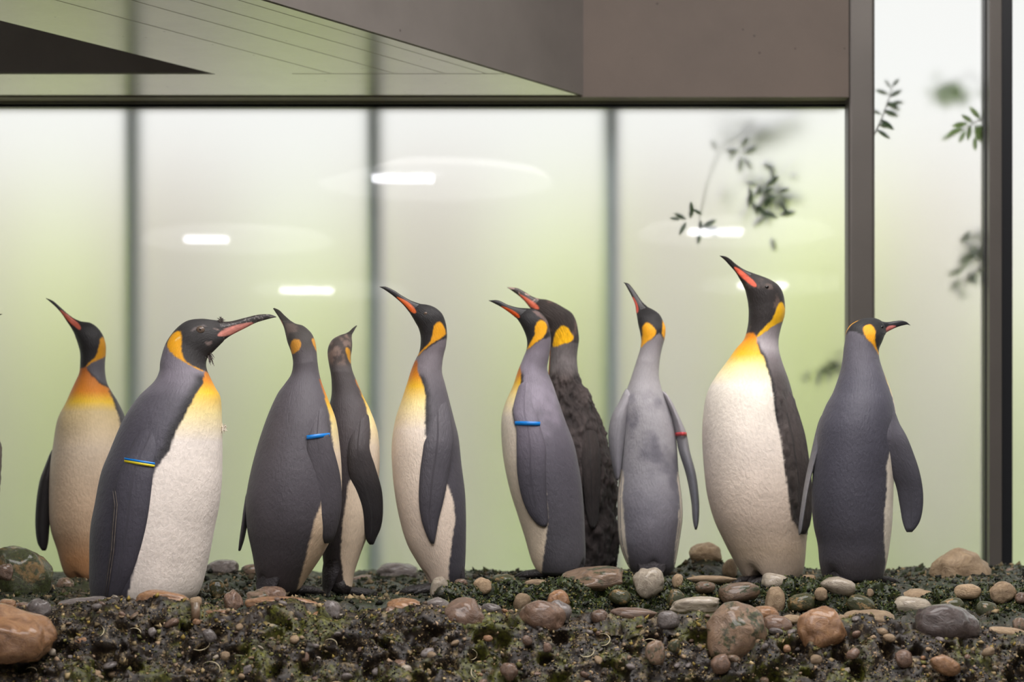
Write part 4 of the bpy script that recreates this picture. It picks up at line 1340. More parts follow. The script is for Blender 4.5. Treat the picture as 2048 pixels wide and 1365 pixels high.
            # web
            for a in (-0.17, 0.16):
                d_ = (fw * math.cos(a) + lt * math.sin(a)); sdv = Vector((-d_.y, d_.x, 0))
                v = [bm.verts.new(b0 + Vector((0, 0, 0.012))), bm.verts.new(b0 + d_ * 0.055 + sdv * 0.012 + Vector((0, 0, 0.009))), bm.verts.new(b0 + d_ * 0.055 - sdv * 0.012 + Vector((0, 0, 0.009)))]
                bm.faces.new(v)
            obj_bm('foot', bm, 'foot_skin', self.root, smooth=True)

    def tail(self, fz):
        s = self.Y / F; ps = self.psi
        fw = Vector((math.sin(ps), -math.cos(ps), 0)); lt = Vector((math.cos(ps), math.sin(ps), 0))
        hw = float(np.linalg.norm(self.R[34, 2:4] - self.R[34, :2]) / 2 * s)
        c = Vector((self.axis_x[30], self.Y, fz))
        bm = bmesh.new()
        rings = []
        for t_, wd, tk in ((0.0, 0.045, 0.030), (0.4, 0.05, 0.024), (0.8, 0.042, 0.012), (1.0, 0.026, 0.003)):
            top = c - fw * hw * 0.30 + Vector((0, 0, 0.12)); end = c - fw * (hw * self.k.get('tailout', 0.86)) + Vector((0, 0, 0.006))
            p = top.lerp(end, t_)
            rings.append([bm.verts.new(p + lt * wd * math.cos(q_) - fw * tk * math.sin(q_)) for q_ in [2 * PI * z_ / 14 for z_ in range(14)]])
        for a_, b_ in zip(rings, rings[1:]):
            for z_ in range(14):
                bm.faces.new((a_[z_], a_[(z_ + 1) % 14], b_[(z_ + 1) % 14], b_[z_]))
        bm.faces.new(rings[0]); bm.faces.new(list(reversed(rings[-1])))
        obj_bm('tail', bm, 'tail_feather', self.root, smooth=True)

    def eye(self, px, py, r, mat, pupil=False):
        p, d = self.surf(px, py)
        s = self.Y / F
        p = Vector(((px - 1024) * s, p[1], CZ + (HZ - py) * s))
        bm = bmesh.new()
        bmesh.ops.create_uvsphere(bm, u_segments=20, v_segments=12, radius=1.0)
        for v in bm.verts:
            v.co = p + Vector((v.co.x * r, v.co.y * r * 0.45, v.co.z * r * 0.82))
        eo = obj_bm('eye', bm, mat, self.root, smooth=True)
        if pupil:
            bm = bmesh.new()
            bmesh.ops.create_uvsphere(bm, u_segments=12, v_segments=8, radius=1.0)
            for v in bm.verts:
                v.co = p + Vector((v.co.x * r * 0.24, -r * 0.36 + v.co.y * r * 0.16, v.co.z * r * 0.24))
            obj_bm('pupil', bm, 'eye_dark', eo, smooth=True)

    def tuft(self, px, py, n, ln, mat, ang, seed, spread=0.7):
        p, d = self.surf(px, py)
        s = self.Y / F
        p = Vector(((px - 1024) * s, p[1] - 0.002, CZ + (HZ - py) * s))
        r_ = random.Random(seed)
        bm = bmesh.new()
        for _ in range(n):
            a = math.radians(ang) + r_.gauss(0, spread)
            d_ = Vector((math.cos(a), r_.uniform(-.6, .4), math.sin(a))).normalized()
            q_ = p + Vector((r_.gauss(0, ln * .22), r_.gauss(0, ln * .15), r_.gauss(0, ln * .22)))
            L_ = ln * r_.uniform(0.5, 1.1)
            tube(bm, [q_, q_ + d_ * L_ * 0.5, q_ + d_ * L_ + Vector((0, 0, -L_ * .2))], [0.0016, 0.0013, 0.0004], 5)
        obj_bm('feather_tuft', bm, mat, self.root)

def band_slope(p): return p.k.get('bandslope', 0.0)

WHT = [(730, (190, 104, 22)), (765, (226, 140, 20)), (800, (242, 196, 60)), (850, (246, 226, 168)), (920, (240, 230, 218)), (1300, (236, 226, 214))]
def belly(y0, dark=(182, 92, 18), white=(238, 228, 216), low=None, span=1.0):
    st = [(y0, dark), (y0 + 28 * span, (226, 140, 20)), (y0 + 52 * span, (240, 190, 44)), (y0 + 92 * span, (246, 226, 160)), (y0 + 150 * span, white)]
    st.append((1300, low or white))
    return st
GREY = lambda neck, y0, y1, back, low=None: [(y0, neck), (y1, back), (1050, low or back), (1250, low or back)]

# ---- the nearest penguin, in profile, with a blue and yellow band
P2 = Penguin('nearest king penguin in profile with a long raised bill and blue-and-yellow flipper band', 5.3, [
    (190, 1206, 380, 1206, 78), (182, 1180, 399, 1182), (181, 1120, 415, 1125), (183, 1058, 428, 1058), (192, 1008, 438, 1008), (204, 948, 443, 955), (219, 909, 444, 905),
    (249, 839, 443, 839), (279, 794, 440, 795), (309, 764, 430, 775, 84), (319, 744, 421, 757, 88), (321, 724, 414, 741, 90), (329, 694, 412, 727),
    (341, 672, 416, 714), (359, 652, 427, 703), (378, 641, 437, 693), (404, 638, 443, 687), (424, 640, 446, 684), (440, 642, 448, 681)],
    feet=1213, arch=0.0, neck=11, rh=0.72, rk=0.62, nr=300, na=170,
    bill=[(440, 642, 448, 681), (452, 643.5, 460, 672.5), (464, 642.5, 474, 665), (486, 637, 490, 657), (515, 630, 512, 646), (538, 629, 535, 639), (548, 631.5, 547, 636), (553, 634.5, 553, 635)],
    plate=[(436, 672), (447, 661), (462, 654), (482, 649), (506, 644.5), (508, 649), (490, 658), (472, 667), (455, 673), (440, 675)], platecol=(222, 146, 132), platelabel='pink plate of the lower bill',
    billcol=(58, 54, 52), billpale=((140, 132, 126), 0.2, 320),
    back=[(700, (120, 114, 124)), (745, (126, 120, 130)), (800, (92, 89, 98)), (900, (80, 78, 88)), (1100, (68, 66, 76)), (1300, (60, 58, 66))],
    belly=belly(736, dark=(186, 110, 40), white=(240, 230, 220)), stripe=26, stripey=(745, 960),
    bellypoly=[(412, 737), (411, 752), (413, 770), (398, 804), (383, 839), (368, 869), (357, 904), (329, 948), (318, 1000), (300, 1100), (276, 1190), (262, 1235), (700, 1235), (700, 730)],
    hood=(52, 50, 50), hoodpoly=[(300, 682), (334, 688), (340, 700), (354, 714), (373, 727), (392, 736), (412, 745), (440, 742), (620, 740), (620, 560), (300, 560)],
    ears=[[(344, 671), (354, 665), (362, 664), (367, 669), (368.5, 684), (368, 705), (373, 721), (384, 731), (398, 738.5), (413, 744), (412, 747), (392, 736.5), (373, 727), (354, 714), (341, 702), (336.5, 690)]],
    earcol=(236, 166, 14),
    marks=[([(352, 684), (358, 678), (366, 674), (365, 678), (357, 684)], (240, 214, 150), 0.8), ([(385, 663), (395, 655), (412, 651), (418, 655), (408, 655), (397, 658), (390, 668)], (120, 110, 108), 0.7),
           ([(415, 686), (428, 683), (424, 692), (418, 693)], (150, 132, 126), 0.8), ([(428, 658), (437, 660), (436, 663), (430, 661)], (160, 140, 132), 0.8)],
    flippers=[dict(pairs=[(306, 830, 356, 842), (288, 878, 347, 888), (270, 926, 329, 930), (254, 968, 327, 960), (247, 1040, 317, 1040), (240, 1105, 299, 1110), (230, 1160, 279, 1160), (223, 1196, 255, 1200), (229, 1210, 246, 1212)],
                   mirror=True, band=(926, 9, ['band_yellow', 'band_blue']), thick=0.012, lift=0.006)],
    bandslope=-1.0, eye=(405, 662, 0.0115, 'eye_brown', True))
P2.tuft(443, 643, 34, 0.011, 'tuft_grey', 95, 3, 1.3)
P2.tuft(419, 712, 22, 0.02, 'tuft_grey', -70, 4, 0.5)
P2.tuft(445, 856, 34, 0.012, 'tuft_white', -20, 5, 1.2)
# the pale moulting seam along the rear edge of its flipper
bm = bmesh.new()
for off in (0, 5):
    pts = []
    for (x, y) in [(249, 983), (254, 1010), (251, 1050), (247, 1100), (238, 1150), (229, 1196)]:
        p, d_ = P2.surf(x + off, y); pts.append(Vector(((x + off - 1024) * 5.3 / F, p[1] - 0.020, CZ + (HZ - y) * 5.3 / F)))
    tube(bm, pts, [0.0006, 0.0014, 0.0014, 0.0014, 0.0012, 0.0006], 6)
obj_bm('seam', bm, 'tuft_grey', P2.root, smooth=True)

# ---- left, belly to the room, bill up
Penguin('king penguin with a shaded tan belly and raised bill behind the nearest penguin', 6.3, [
    (140, 1160, 222, 1162, -25), (128, 1143, 234, 1148), (115, 1098, 250, 1100), (103, 1058, 262, 1050), (100, 1008, 268, 1000), (102, 938, 268, 935), (109, 884, 262, 880),
    (117, 839, 250, 836), (134, 804, 234, 802), (142, 785, 224, 786), (151, 765, 214, 767, -40), (159, 746, 210, 746, -60), (161, 726, 210, 725, -72), (161, 706, 212, 706),
    (157, 689, 212, 690), (153, 677, 207, 672), (150, 668, 196, 656), (147.5, 663, 183, 647), (146, 660, 172, 645), (144.5, 657, 164, 644)],
    feet=1172, arch=0.016, neck=12, rh=0.85, rk=0.7, lean=-0.03,
    bill=[(144.5, 657, 164, 644), (136, 644, 152, 639), (128, 631.5, 140, 630.5), (118, 619, 124, 616), (106, 607.5, 110, 604), (96, 599, 97, 598.5)],
    plate=[(122, 621), (128, 623), (144, 635), (160, 648), (168, 658), (165, 663), (158, 659), (144, 648), (132, 635)], platecol=(188, 92, 70),
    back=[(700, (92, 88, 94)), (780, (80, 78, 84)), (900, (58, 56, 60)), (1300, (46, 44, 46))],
    belly=[(736, (170, 92, 24)), (785, (206, 124, 22)), (806, (220, 180, 44)), (826, (198, 176, 128)), (900, (202, 184, 160)), (1060, (194, 164, 134)), (1120, (190, 140, 96)), (1300, (170, 120, 84))],  # tan tint holds the beam's shade; orange-brown towards the bottom is dirt
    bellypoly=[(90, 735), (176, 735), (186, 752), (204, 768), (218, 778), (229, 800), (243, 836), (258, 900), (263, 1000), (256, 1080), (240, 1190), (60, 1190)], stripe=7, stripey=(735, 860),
    hoodpoly=[(60, 500), (60, 735), (172, 738), (196, 722), (214, 712), (260, 690), (260, 500)],
    ears=[[(204, 678), (211, 676), (216, 693), (214, 715), (197, 723), (180, 734), (176, 736), (184, 726), (196, 716), (202, 700)]], earcol=(206, 144, 20),
    flippers=[dict(pairs=[(100, 900, 114, 900), (90, 932, 112, 930), (80, 965, 110, 965), (74, 1005, 106, 1005), (72, 1050, 101, 1050), (76, 1085, 98, 1085), (85, 1102, 94, 1102)], depth=0.0, thick=0.02, color=[(900, (44, 40, 40)), (1100, (26, 24, 24))]),
              dict(pairs=[(248, 850, 266, 850), (253, 900, 280, 900), (257, 950, 286, 950), (259, 1000, 287, 1000), (259, 1040, 282, 1040), (264, 1062, 274, 1062)], depth=0.02, thick=0.018)])

# ---- back-turned pair
Penguin('dark king penguin with its back turned, blue flipper band, head tipped up and away', 5.45, [
    (526, 1180, 598, 1182, -222), (515, 1162, 612, 1160), (505, 1108, 648, 1105), (495, 1058, 674, 1050), (492, 1008, 682, 1000), (499, 958, 683, 945), (515, 894, 679, 890), (535, 834, 671, 838),
    (555, 789, 655, 796), (570, 768, 643, 765, -210), (582, 750, 638, 745, -195), (586, 730, 635, 725, -175), (584, 713, 633, 708, -160), (579, 698, 631, 692, -152), (573, 683, 627, 677),
    (569, 668, 619, 663), (566, 657, 604, 650), (562, 647, 588, 645), (558, 640, 577, 638.5)],
    feet=1190, neck=12, rh=0.95, rk=0.75, lean=0.09, footfwd=0.3,
    bill=[(558, 640, 577, 638.5), (551, 629, 564, 627), (544, 619.5, 552, 615.5), (538, 611, 541, 610)], billcol=(52, 50, 46),
    plate=[(556, 634), (562, 644), (566, 656), (562, 656), (556, 644)], platecol=(168, 92, 74),
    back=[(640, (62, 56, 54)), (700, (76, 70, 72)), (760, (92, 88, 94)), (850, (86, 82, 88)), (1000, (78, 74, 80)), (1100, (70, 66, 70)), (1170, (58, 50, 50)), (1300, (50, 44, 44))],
    belly=belly(760, white=(232, 212, 186), low=(214, 178, 138)),
    bellypoly=[(640, 760), (653, 800), (664, 838), (669, 880), (672, 920), (660, 980), (638, 1040), (619, 1108), (592, 1195), (800, 1195), (800, 760)],
    hood=(60, 55, 52), hoodsoft=8, hoodpoly=[(480, 560), (480, 705), (580, 706), (606, 694), (640, 706), (700, 700), (700, 560)], headmot=((92, 80, 74), 0.1, 30),
    ears=[[(581, 690), (584, 682), (591, 679), (600, 681), (605, 689), (602, 699), (593, 706), (585, 711), (582, 703)]], earcol=(206, 144, 44),
    flippers=[dict(pairs=[(640, 790, 652, 794), (630, 825, 658, 828), (622, 872, 664, 870), (622, 885, 664, 875), (622, 905, 674, 905), (633, 955, 685, 955), (639, 1005, 687, 1005), (641, 1040, 682, 1040), (644, 1072, 673, 1070), (651, 1087, 664, 1087)], band=(875, 8, ['band_blue']), lift=0.012),
              dict(pairs=[(489, 985, 500, 985), (484, 1035, 496, 1035), (478, 1078, 488, 1078), (475.5, 1103, 480, 1103)], depth=0.02, thick=0.03)], bandslope=0.0)
Penguin('slender brown-headed king penguin standing behind the blue-banded back-turned one', 5.72, [
    (658, 1180, 704, 1180, 110), (650, 1150, 708, 1150), (645, 1110, 720, 1112), (641, 1060, 738, 1062), (639, 1000, 752, 1000), (641, 930, 759, 935), (648, 870, 756, 868), (657, 820, 740, 820),
    (663, 790, 725, 790), (663, 762, 713, 762), (661, 745, 706, 745, 122), (658, 731, 702, 730, 130), (655, 715, 701, 713, 136), (654, 702, 702.5, 700), (657, 688, 703, 687), (664, 677, 702, 678),
    (676, 669.5, 701.5, 671), (688, 665, 701.5, 667)],
    feet=1194, neck=11, rh=1.0, rk=0.8, lean=0.08,
    bill=[(688, 665, 701.5, 667), (695, 660, 704, 661), (701.5, 652.5, 707, 653.5), (708, 646.5, 710, 647)], billcol=(54, 50, 48),
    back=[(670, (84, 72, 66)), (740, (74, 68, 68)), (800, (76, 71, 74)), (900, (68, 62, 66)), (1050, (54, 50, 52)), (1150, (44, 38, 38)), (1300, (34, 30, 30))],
    belly=belly(745, white=(232, 216, 194), low=(222, 196, 166)),
    bellypoly=[(712, 760), (726, 795), (735, 819), (744, 869), (741, 904), (722, 940), (702, 968), (690, 1048), (685, 1108), (690, 1160), (690, 1200), (860, 1200), (860, 760)],
    hood=(66, 57, 53), hoodsoft=8, hoodpoly=[(600, 600), (600, 725), (660, 728), (700, 730), (760, 720), (760, 600)], headmot=((122, 102, 92), 0.0, 32),
    ears=[[(691, 696), (695, 695), (700, 702), (701, 715), (703, 729), (698, 725), (693, 708)]], earcol=(208, 148, 30),
    flippers=[dict(pairs=[(714, 812, 734, 812), (707, 852, 742, 850), (701, 896, 743, 898), (701, 940, 754, 936), (712, 985, 766, 983), (725, 1020, 767.5, 1025), (730, 1055, 763, 1055), (734, 1080, 753, 1078), (739, 1090, 748, 1090)], lift=0.012,
                   color=[(860, (70, 65, 68)), (940, (56, 52, 54)), (980, (38, 36, 38)), (1100, (44, 42, 46))]),
              dict(pairs=[(644, 880, 660, 880), (638, 940, 656, 940), (634, 1000, 652, 1000), (636, 1040, 648, 1040)], depth=0.06, thick=0.02)])

# ---- profile to the left, slim
P5 = dict(pairs=[(862, 1176, 916, 1176, -70), (850, 1150, 928, 1148), (833, 1123, 931, 1115), (814, 1088, 932, 1075), (799, 1038, 932, 1035), (789, 983, 930, 985), (784, 928, 923, 930), (784, 884, 917, 875),
    (791, 839, 908, 838), (804, 799, 898, 799), (815, 765, 890, 768), (822, 742, 884, 745, -80), (830, 722, 885, 724, -88), (838, 706, 888, 708), (841, 690, 892, 692), (841, 672, 894, 668),
    (837, 657, 891, 645), (830, 644, 884, 628), (826, 637, 872, 617), (823, 632, 858, 611), (820, 627, 841, 608.5)],
    bill=[(820, 627, 841, 608.5), (807, 611, 822, 602), (793, 598, 804, 592), (779, 587, 788, 581.5), (767, 579, 772, 574.5), (759, 575, 760, 574.5)],
    plate=[(792, 594), (807, 600), (818, 606), (829, 617), (834, 626), (830, 629), (823, 626), (810, 611), (798, 600)])
Penguin('slim king penguin in left profile with smooth dark flipper and narrow orange throat', 5.7, P5['pairs'],
    feet=1186, neck=13, rh=0.72, rk=0.62, bill=P5['bill'], plate=P5['plate'], platecol=(222, 104, 44), lean=-0.01,
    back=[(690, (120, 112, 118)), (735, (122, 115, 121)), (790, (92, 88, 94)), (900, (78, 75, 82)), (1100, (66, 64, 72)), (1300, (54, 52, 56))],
    belly=belly(728, dark=(172, 92, 14), white=(236, 222, 206), low=(228, 204, 184), span=0.9),
    bellypoly=[(700, 722), (834, 722), (836, 745), (845, 765), (852, 790), (853, 830), (852, 870), (860, 885), (868, 940), (890, 1000), (896, 970), (908, 1000), (912, 1040), (904, 1090), (898, 1140), (898, 1195), (700, 1195)],
    stripe=16, stripey=(745, 900), hoodpoly=[(700, 500), (700, 722), (832, 720), (845, 706), (862, 694), (882, 683), (930, 664), (930, 500)],
    ears=[[(870, 652), (876, 645), (883, 646), (890, 656), (893, 668), (886, 677), (872, 684), (860, 692), (848, 702), (836, 714), (834, 712), (846, 700), (858, 690), (866, 676), (867, 662)]], earcol=(232, 160, 12),
    flippers=[dict(pairs=[(866, 796, 892, 796), (856, 832, 902, 832), (852, 876, 908, 874), (848, 910, 906, 908), (843, 950, 899, 950), (841, 1000, 890, 1000), (846, 1040, 880, 1040), (856, 1070, 875, 1068), (864, 1087, 871, 1087)], mirror=True, lift=0.008)],
    eye=(852, 629, 0.005, 'eye_brown'))

# ---- the blue-banded one and the fluffy one behind it
Penguin('king penguin in left profile with blue flipper band and vivid orange bill plate', 6.0, [
    (1074, 1144, 1166, 1144, -112), (1063, 1122, 1171, 1118), (1049, 1074, 1170, 1070), (1036, 1033, 1168, 1025), (1020, 982, 1164, 975), (1008, 926, 1157, 930), (1003, 880, 1147, 885), (1003, 838, 1130, 840),
    (1010, 808, 1119, 808), (1026, 772, 1106, 770), (1036, 742, 1095, 740, -102), (1046, 717, 1098, 715, -96), (1053, 699, 1101, 695), (1054, 682, 1102, 676), (1050, 667, 1099, 658), (1044, 654, 1094, 641),
    (1039.5, 646, 1084, 628), (1036.5, 641.5, 1070, 619.5), (1034, 638, 1057, 617)],
    feet=1156, neck=12, rh=0.74, rk=0.62,
    bill=[(1034, 638, 1057, 617), (1019, 626, 1036, 615.5), (1003, 615, 1016, 610), (988, 607, 996, 601), (977, 601.5, 978, 601)],
    plate=[(1001, 612), (1016, 617), (1030, 624), (1040, 633), (1039, 638), (1030, 634), (1016, 625), (1005, 617)], platecol=(232, 94, 34),
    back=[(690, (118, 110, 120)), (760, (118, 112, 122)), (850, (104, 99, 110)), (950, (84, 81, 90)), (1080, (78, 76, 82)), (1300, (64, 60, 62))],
    mottle=((146, 138, 152), 0.05, 9, 690, 900),
    belly=belly(732, white=(238, 226, 208), low=(228, 204, 174), span=0.7),
    bellypoly=[(900, 730), (1040, 730), (1042, 750), (1041, 772), (1031, 803), (1023, 823), (1027, 849), (1060, 900), (1085, 960), (1093, 1010), (1094, 1050), (1086, 1110), (1080, 1170), (900, 1170)], stripe=10, stripey=(740, 870),
    hoodpoly=[(900, 500), (900, 702), (1054, 701), (1070, 689), (1085, 679), (1110, 672), (1150, 672), (1150, 500)], headmot=((84, 66, 60), 0.25, 30),
    marks=[([(1066, 623), (1078, 624), (1088, 634), (1096, 648), (1096, 652), (1086, 642), (1078, 634), (1066, 628)], (134, 110, 104), 0.7)],
    ears=[[(1074, 646), (1081, 641), (1090, 644), (1095, 654), (1093, 668), (1084, 678), (1069, 688), (1056, 700), (1052.5, 700), (1063, 684), (1070, 670), (1069, 656)]], earcol=(246, 176, 8),
    flippers=[dict(pairs=[(1044, 756, 1060, 754), (1034, 785, 1066, 782), (1026, 824, 1074, 828), (1032, 858, 1080, 858), (1033, 900, 1090, 895), (1034, 945, 1091, 945), (1041, 987, 1092, 987), (1054, 1023, 1094, 1020), (1072, 1047, 1095, 1043), (1083, 1054, 1092, 1054)],
                   mirror=True, band=(851, 8, ['band_blue']), lift=0.006, color=[(800, (128, 121, 134)), (880, (112, 106, 118)), (950, (80, 77, 86)), (1060, (66, 64, 72))])])

P7 = Penguin('fluffy dark brown moulting king penguin behind the blue-banded profile one', 6.3, [
    (1112, 1146, 1226, 1146, -110), (1095, 1110, 1236, 1105), (1082, 1060, 1236, 1060), (1074, 1000, 1231, 1005), (1070, 940, 1228, 945), (1072, 880, 1212, 885), (1080, 825, 1194, 825), (1090, 780, 1173, 780),
    (1096, 750, 1158, 748), (1098, 725, 1154, 722), (1099, 705, 1155, 703), (1098, 685, 1158, 680), (1093, 668, 1156, 660), (1086, 654, 1152, 642), (1078, 643, 1143, 626), (1072, 634, 1128, 616),
    (1068, 628, 1110, 606), (1064.5, 623, 1094, 600), (1061, 618, 1081, 598.5)],
    feet=1154, neck=11, rh=0.76, rk=0.62,
    bill=[(1061, 618, 1081, 598.5), (1050, 604, 1066, 594), (1038, 592.5, 1050, 584.5), (1024, 582, 1034, 576.5), (1014, 575, 1015, 574.5)],
    billcol=(66, 58, 54), billpale=((168, 142, 130), 0.0, 90),
    plate=[(1036, 588), (1046, 592), (1058, 599), (1070, 607), (1079, 617), (1077, 621), (1066, 618), (1060, 614), (1048, 600)], platecol=(226, 112, 82),
    back=[(600, (64, 56, 54)), (690, (100, 94, 94)), (730, (112, 106, 106)), (760, (68, 60, 58)), (900, (56, 49, 48)), (1300, (46, 40, 40))],
    belly=belly(740, white=(210, 190, 165)), bellycos=0.75,
    hood=(56, 49, 46), hoodpoly=[(900, 500), (900, 690), (1090, 697), (1120, 692), (1145, 686), (1200, 690), (1200, 500)], headmot=((104, 84, 76), 0.15, 34),
    ears=[[(1108, 675), (1114, 661), (1124, 653), (1135, 657), (1141, 667), (1148, 677), (1140, 687), (1120, 692), (1104, 698)]], earcol=(246, 184, 10),
    fluff=(0.013, 735, 1300), fluffmat=True, nr=300, na=180,
    flippers=[dict(pairs=[(1160, 860, 1188, 855), (1160, 900, 1196, 895), (1162, 950, 1198, 945), (1166, 1000, 1196, 1000), (1172, 1040, 1192, 1040), (1178, 1056, 1186, 1056)], lift=0.01, color=[(850, (60, 52, 50)), (1060, (40, 36, 36))], fluff=True)])

# ---- pale grey, straight from behind
Penguin('pale mottled grey king penguin seen from behind with a red flipper band', 6.1, [
    (1266, 1146, 1342, 1146, -180), (1255, 1131, 1350, 1131), (1241, 1095, 1359, 1082), (1236, 1060, 1365, 1038), (1235, 1000, 1364, 1000), (1240, 940, 1357, 945), (1244, 885, 1353, 885), (1244, 845, 1347, 845),
    (1244, 812, 1336, 812), (1251, 787, 1327, 790), (1262, 756, 1318, 756), (1272, 725, 1319, 725), (1280, 700, 1324, 698, -166), (1283, 682, 1330, 676, -155), (1281, 664, 1332, 656), (1278, 650, 1328, 643),
    (1276, 637, 1320, 627), (1275, 628, 1308, 617.5), (1274, 622, 1298, 612)],
    feet=1156, neck=12, rh=0.95, rk=0.7, lean=0.08,
    bill=[(1274, 622, 1298, 612), (1272, 606, 1287, 601), (1265, 588, 1277, 586), (1257.5, 573, 1267, 571), (1252.5, 563, 1259, 562), (1250, 560, 1251, 559.5)],
    plate=[(1266, 588), (1273, 597), (1277, 608), (1278.5, 618), (1276, 627), (1270, 618), (1268, 603)], platecol=(222, 98, 80),
    back=[(680, (128, 122, 126)), (740, (170, 166, 169)), (800, (166, 163, 167)), (900, (156, 154, 159)), (1000, (130, 128, 136)), (1080, (108, 105, 114)), (1130, (74, 70, 76)), (1300, (50, 46, 50))],
    mottle=((112, 110, 119), 0.05, 14, 770, 1100),
    belly=belly(760, white=(232, 220, 202)),
    bellypoly=[(1200, 930), (1243, 940), (1246, 960), (1242, 1000), (1246, 1040), (1249, 1085), (1256, 1120), (1262, 1160), (1200, 1160)],
    hoodpoly=[(1200, 500), (1200, 690), (1284, 694), (1292, 685), (1307, 677), (1318, 669), (1345, 672), (1380, 660), (1380, 500)], headmot=((74, 64, 60), 0.2, 30),
    ears=[[(1284, 656), (1288, 648), (1295, 646), (1304, 652), (1314, 666), (1306, 677), (1292, 685), (1285, 694), (1281.5, 696), (1284.5, 677)]], earcol=(246, 172, 8),
    flippers=[dict(pairs=[(1322, 782, 1332, 784), (1331, 806, 1345, 806), (1342, 835, 1357, 833), (1349, 866, 1371, 866), (1357, 905, 1379, 905), (1371, 951, 1391, 951), (1381, 1003, 1397, 1003), (1384, 1040, 1396.5, 1040), (1388, 1060, 1393, 1060)], depth=-0.01, thick=0.032,
                   band=(869, 7, ['band_red']), color=[(800, (168, 164, 168)), (900, (150, 150, 156)), (950, (120, 122, 130)), (1060, (104, 106, 116))]),
              dict(pairs=[(1250, 778, 1268, 784), (1238, 804, 1260, 812), (1223, 832, 1254, 838), (1216, 865, 1250, 868), (1217, 895, 1246, 898), (1222, 925, 1243, 926), (1227, 948, 1240, 948), (1231, 962, 1236, 962)], depth=-0.02, thick=0.03,
                   color=[(800, (164, 161, 166)), (880, (140, 138, 144)), (960, (112, 110, 118))])])

# ---- white belly to the room, dark fluffy back
Penguin('white-bellied king penguin with a raised coral-plated bill and fluffy brown back', 6.02, [
    (1488, 1156, 1602, 1156, -45), (1471, 1128, 1609, 1125), (1447, 1081, 1613, 1075), (1428, 1039, 1619, 1030), (1415, 991, 1620, 985), (1409, 944, 1617, 935), (1405, 886, 1609, 890), (1406, 838, 1597, 842),
    (1413, 791, 1586, 795), (1428, 759, 1577, 762), (1455, 722, 1564, 725, -50), (1472, 698, 1558, 702, -62), (1488, 679, 1557, 680, -74), (1495, 655, 1562, 655, -80), (1497, 630, 1569, 630), (1496, 610, 1569, 608),
    (1492, 590, 1565, 588), (1489, 580, 1557, 573), (1486, 574, 1540, 561), (1483.5, 569, 1520, 553), (1481, 565, 1505, 548)],
    feet=1168, neck=13, rh=0.76, rk=0.62, lean=-0.03,
    bill=[(1481, 565, 1505, 548), (1470, 547, 1487, 541), (1458, 533.5, 1470, 530), (1449, 524, 1458, 520), (1442, 518, 1448, 515), (1437, 514.5, 1438, 514)],
    plate=[(1464, 535), (1475, 539), (1487, 548), (1497, 557), (1506, 566), (1510.5, 576), (1505, 578), (1490, 565.5), (1473, 549)], platecol=(238, 106, 78),
    billcol=(40, 35, 34),
    back=[(640, (120, 112, 114)), (700, (172, 164, 168)), (722, (126, 118, 120)), (760, (82, 75, 74)), (900, (64, 57, 55)), (1050, (54, 48, 46)), (1080, (120, 104, 90)), (1300, (140, 118, 98))],
    belly=[(664, (226, 128, 14)), (690, (244, 160, 12)), (712, (252, 196, 40)), (735, (250, 232, 160)), (775, (244, 236, 222)), (900, (234, 222, 210)), (1040, (224, 204, 186)), (1100, (208, 186, 162)), (1140, (202, 182, 162)), (1300, (186, 164, 144))],
    bellypoly=[(1300, 665), (1504, 666), (1509, 678), (1509, 690), (1514, 706), (1522, 722), (1534, 775), (1537, 817), (1544, 859), (1555, 928), (1563, 986), (1571, 1039), (1592, 1066), (1640, 1078), (1640, 1180), (1300, 1180)], stripe=9, stripey=(680, 880),
    hood=(46, 41, 40), hoodpoly=[(1300, 450), (1300, 667), (1494, 668), (1503, 667), (1512, 676), (1524, 668), (1542, 656), (1556, 647), (1600, 638), (1640, 450)], headmot=((92, 78, 72), 0.2, 40),
    ears=[[(1552, 611), (1559, 605), (1566, 611), (1570, 624), (1568, 643), (1555, 648), (1541, 656.5), (1523, 669), (1512, 677.5), (1510.5, 675), (1523, 659), (1539, 645), (1547, 626)]], earcol=(238, 182, 12),
    fluff=(0.005, 770, 1140), nr=300, na=170,
    flippers=[dict(pairs=[(1538, 790, 1576, 782), (1541, 830, 1590, 825), (1547, 870, 1602, 870), (1553, 915, 1609, 915), (1559, 960, 1615, 960), (1566, 1005, 1617, 1005), (1576, 1042, 1614, 1042), (1590, 1068, 1605, 1068)], mirror=True, lift=0.006, fluff=True,
                   color=[(780, (76, 69, 68)), (900, (62, 55, 53)), (1070, (52, 46, 44))])],
    eye=(1530, 578, 0.006, 'eye_dark'))

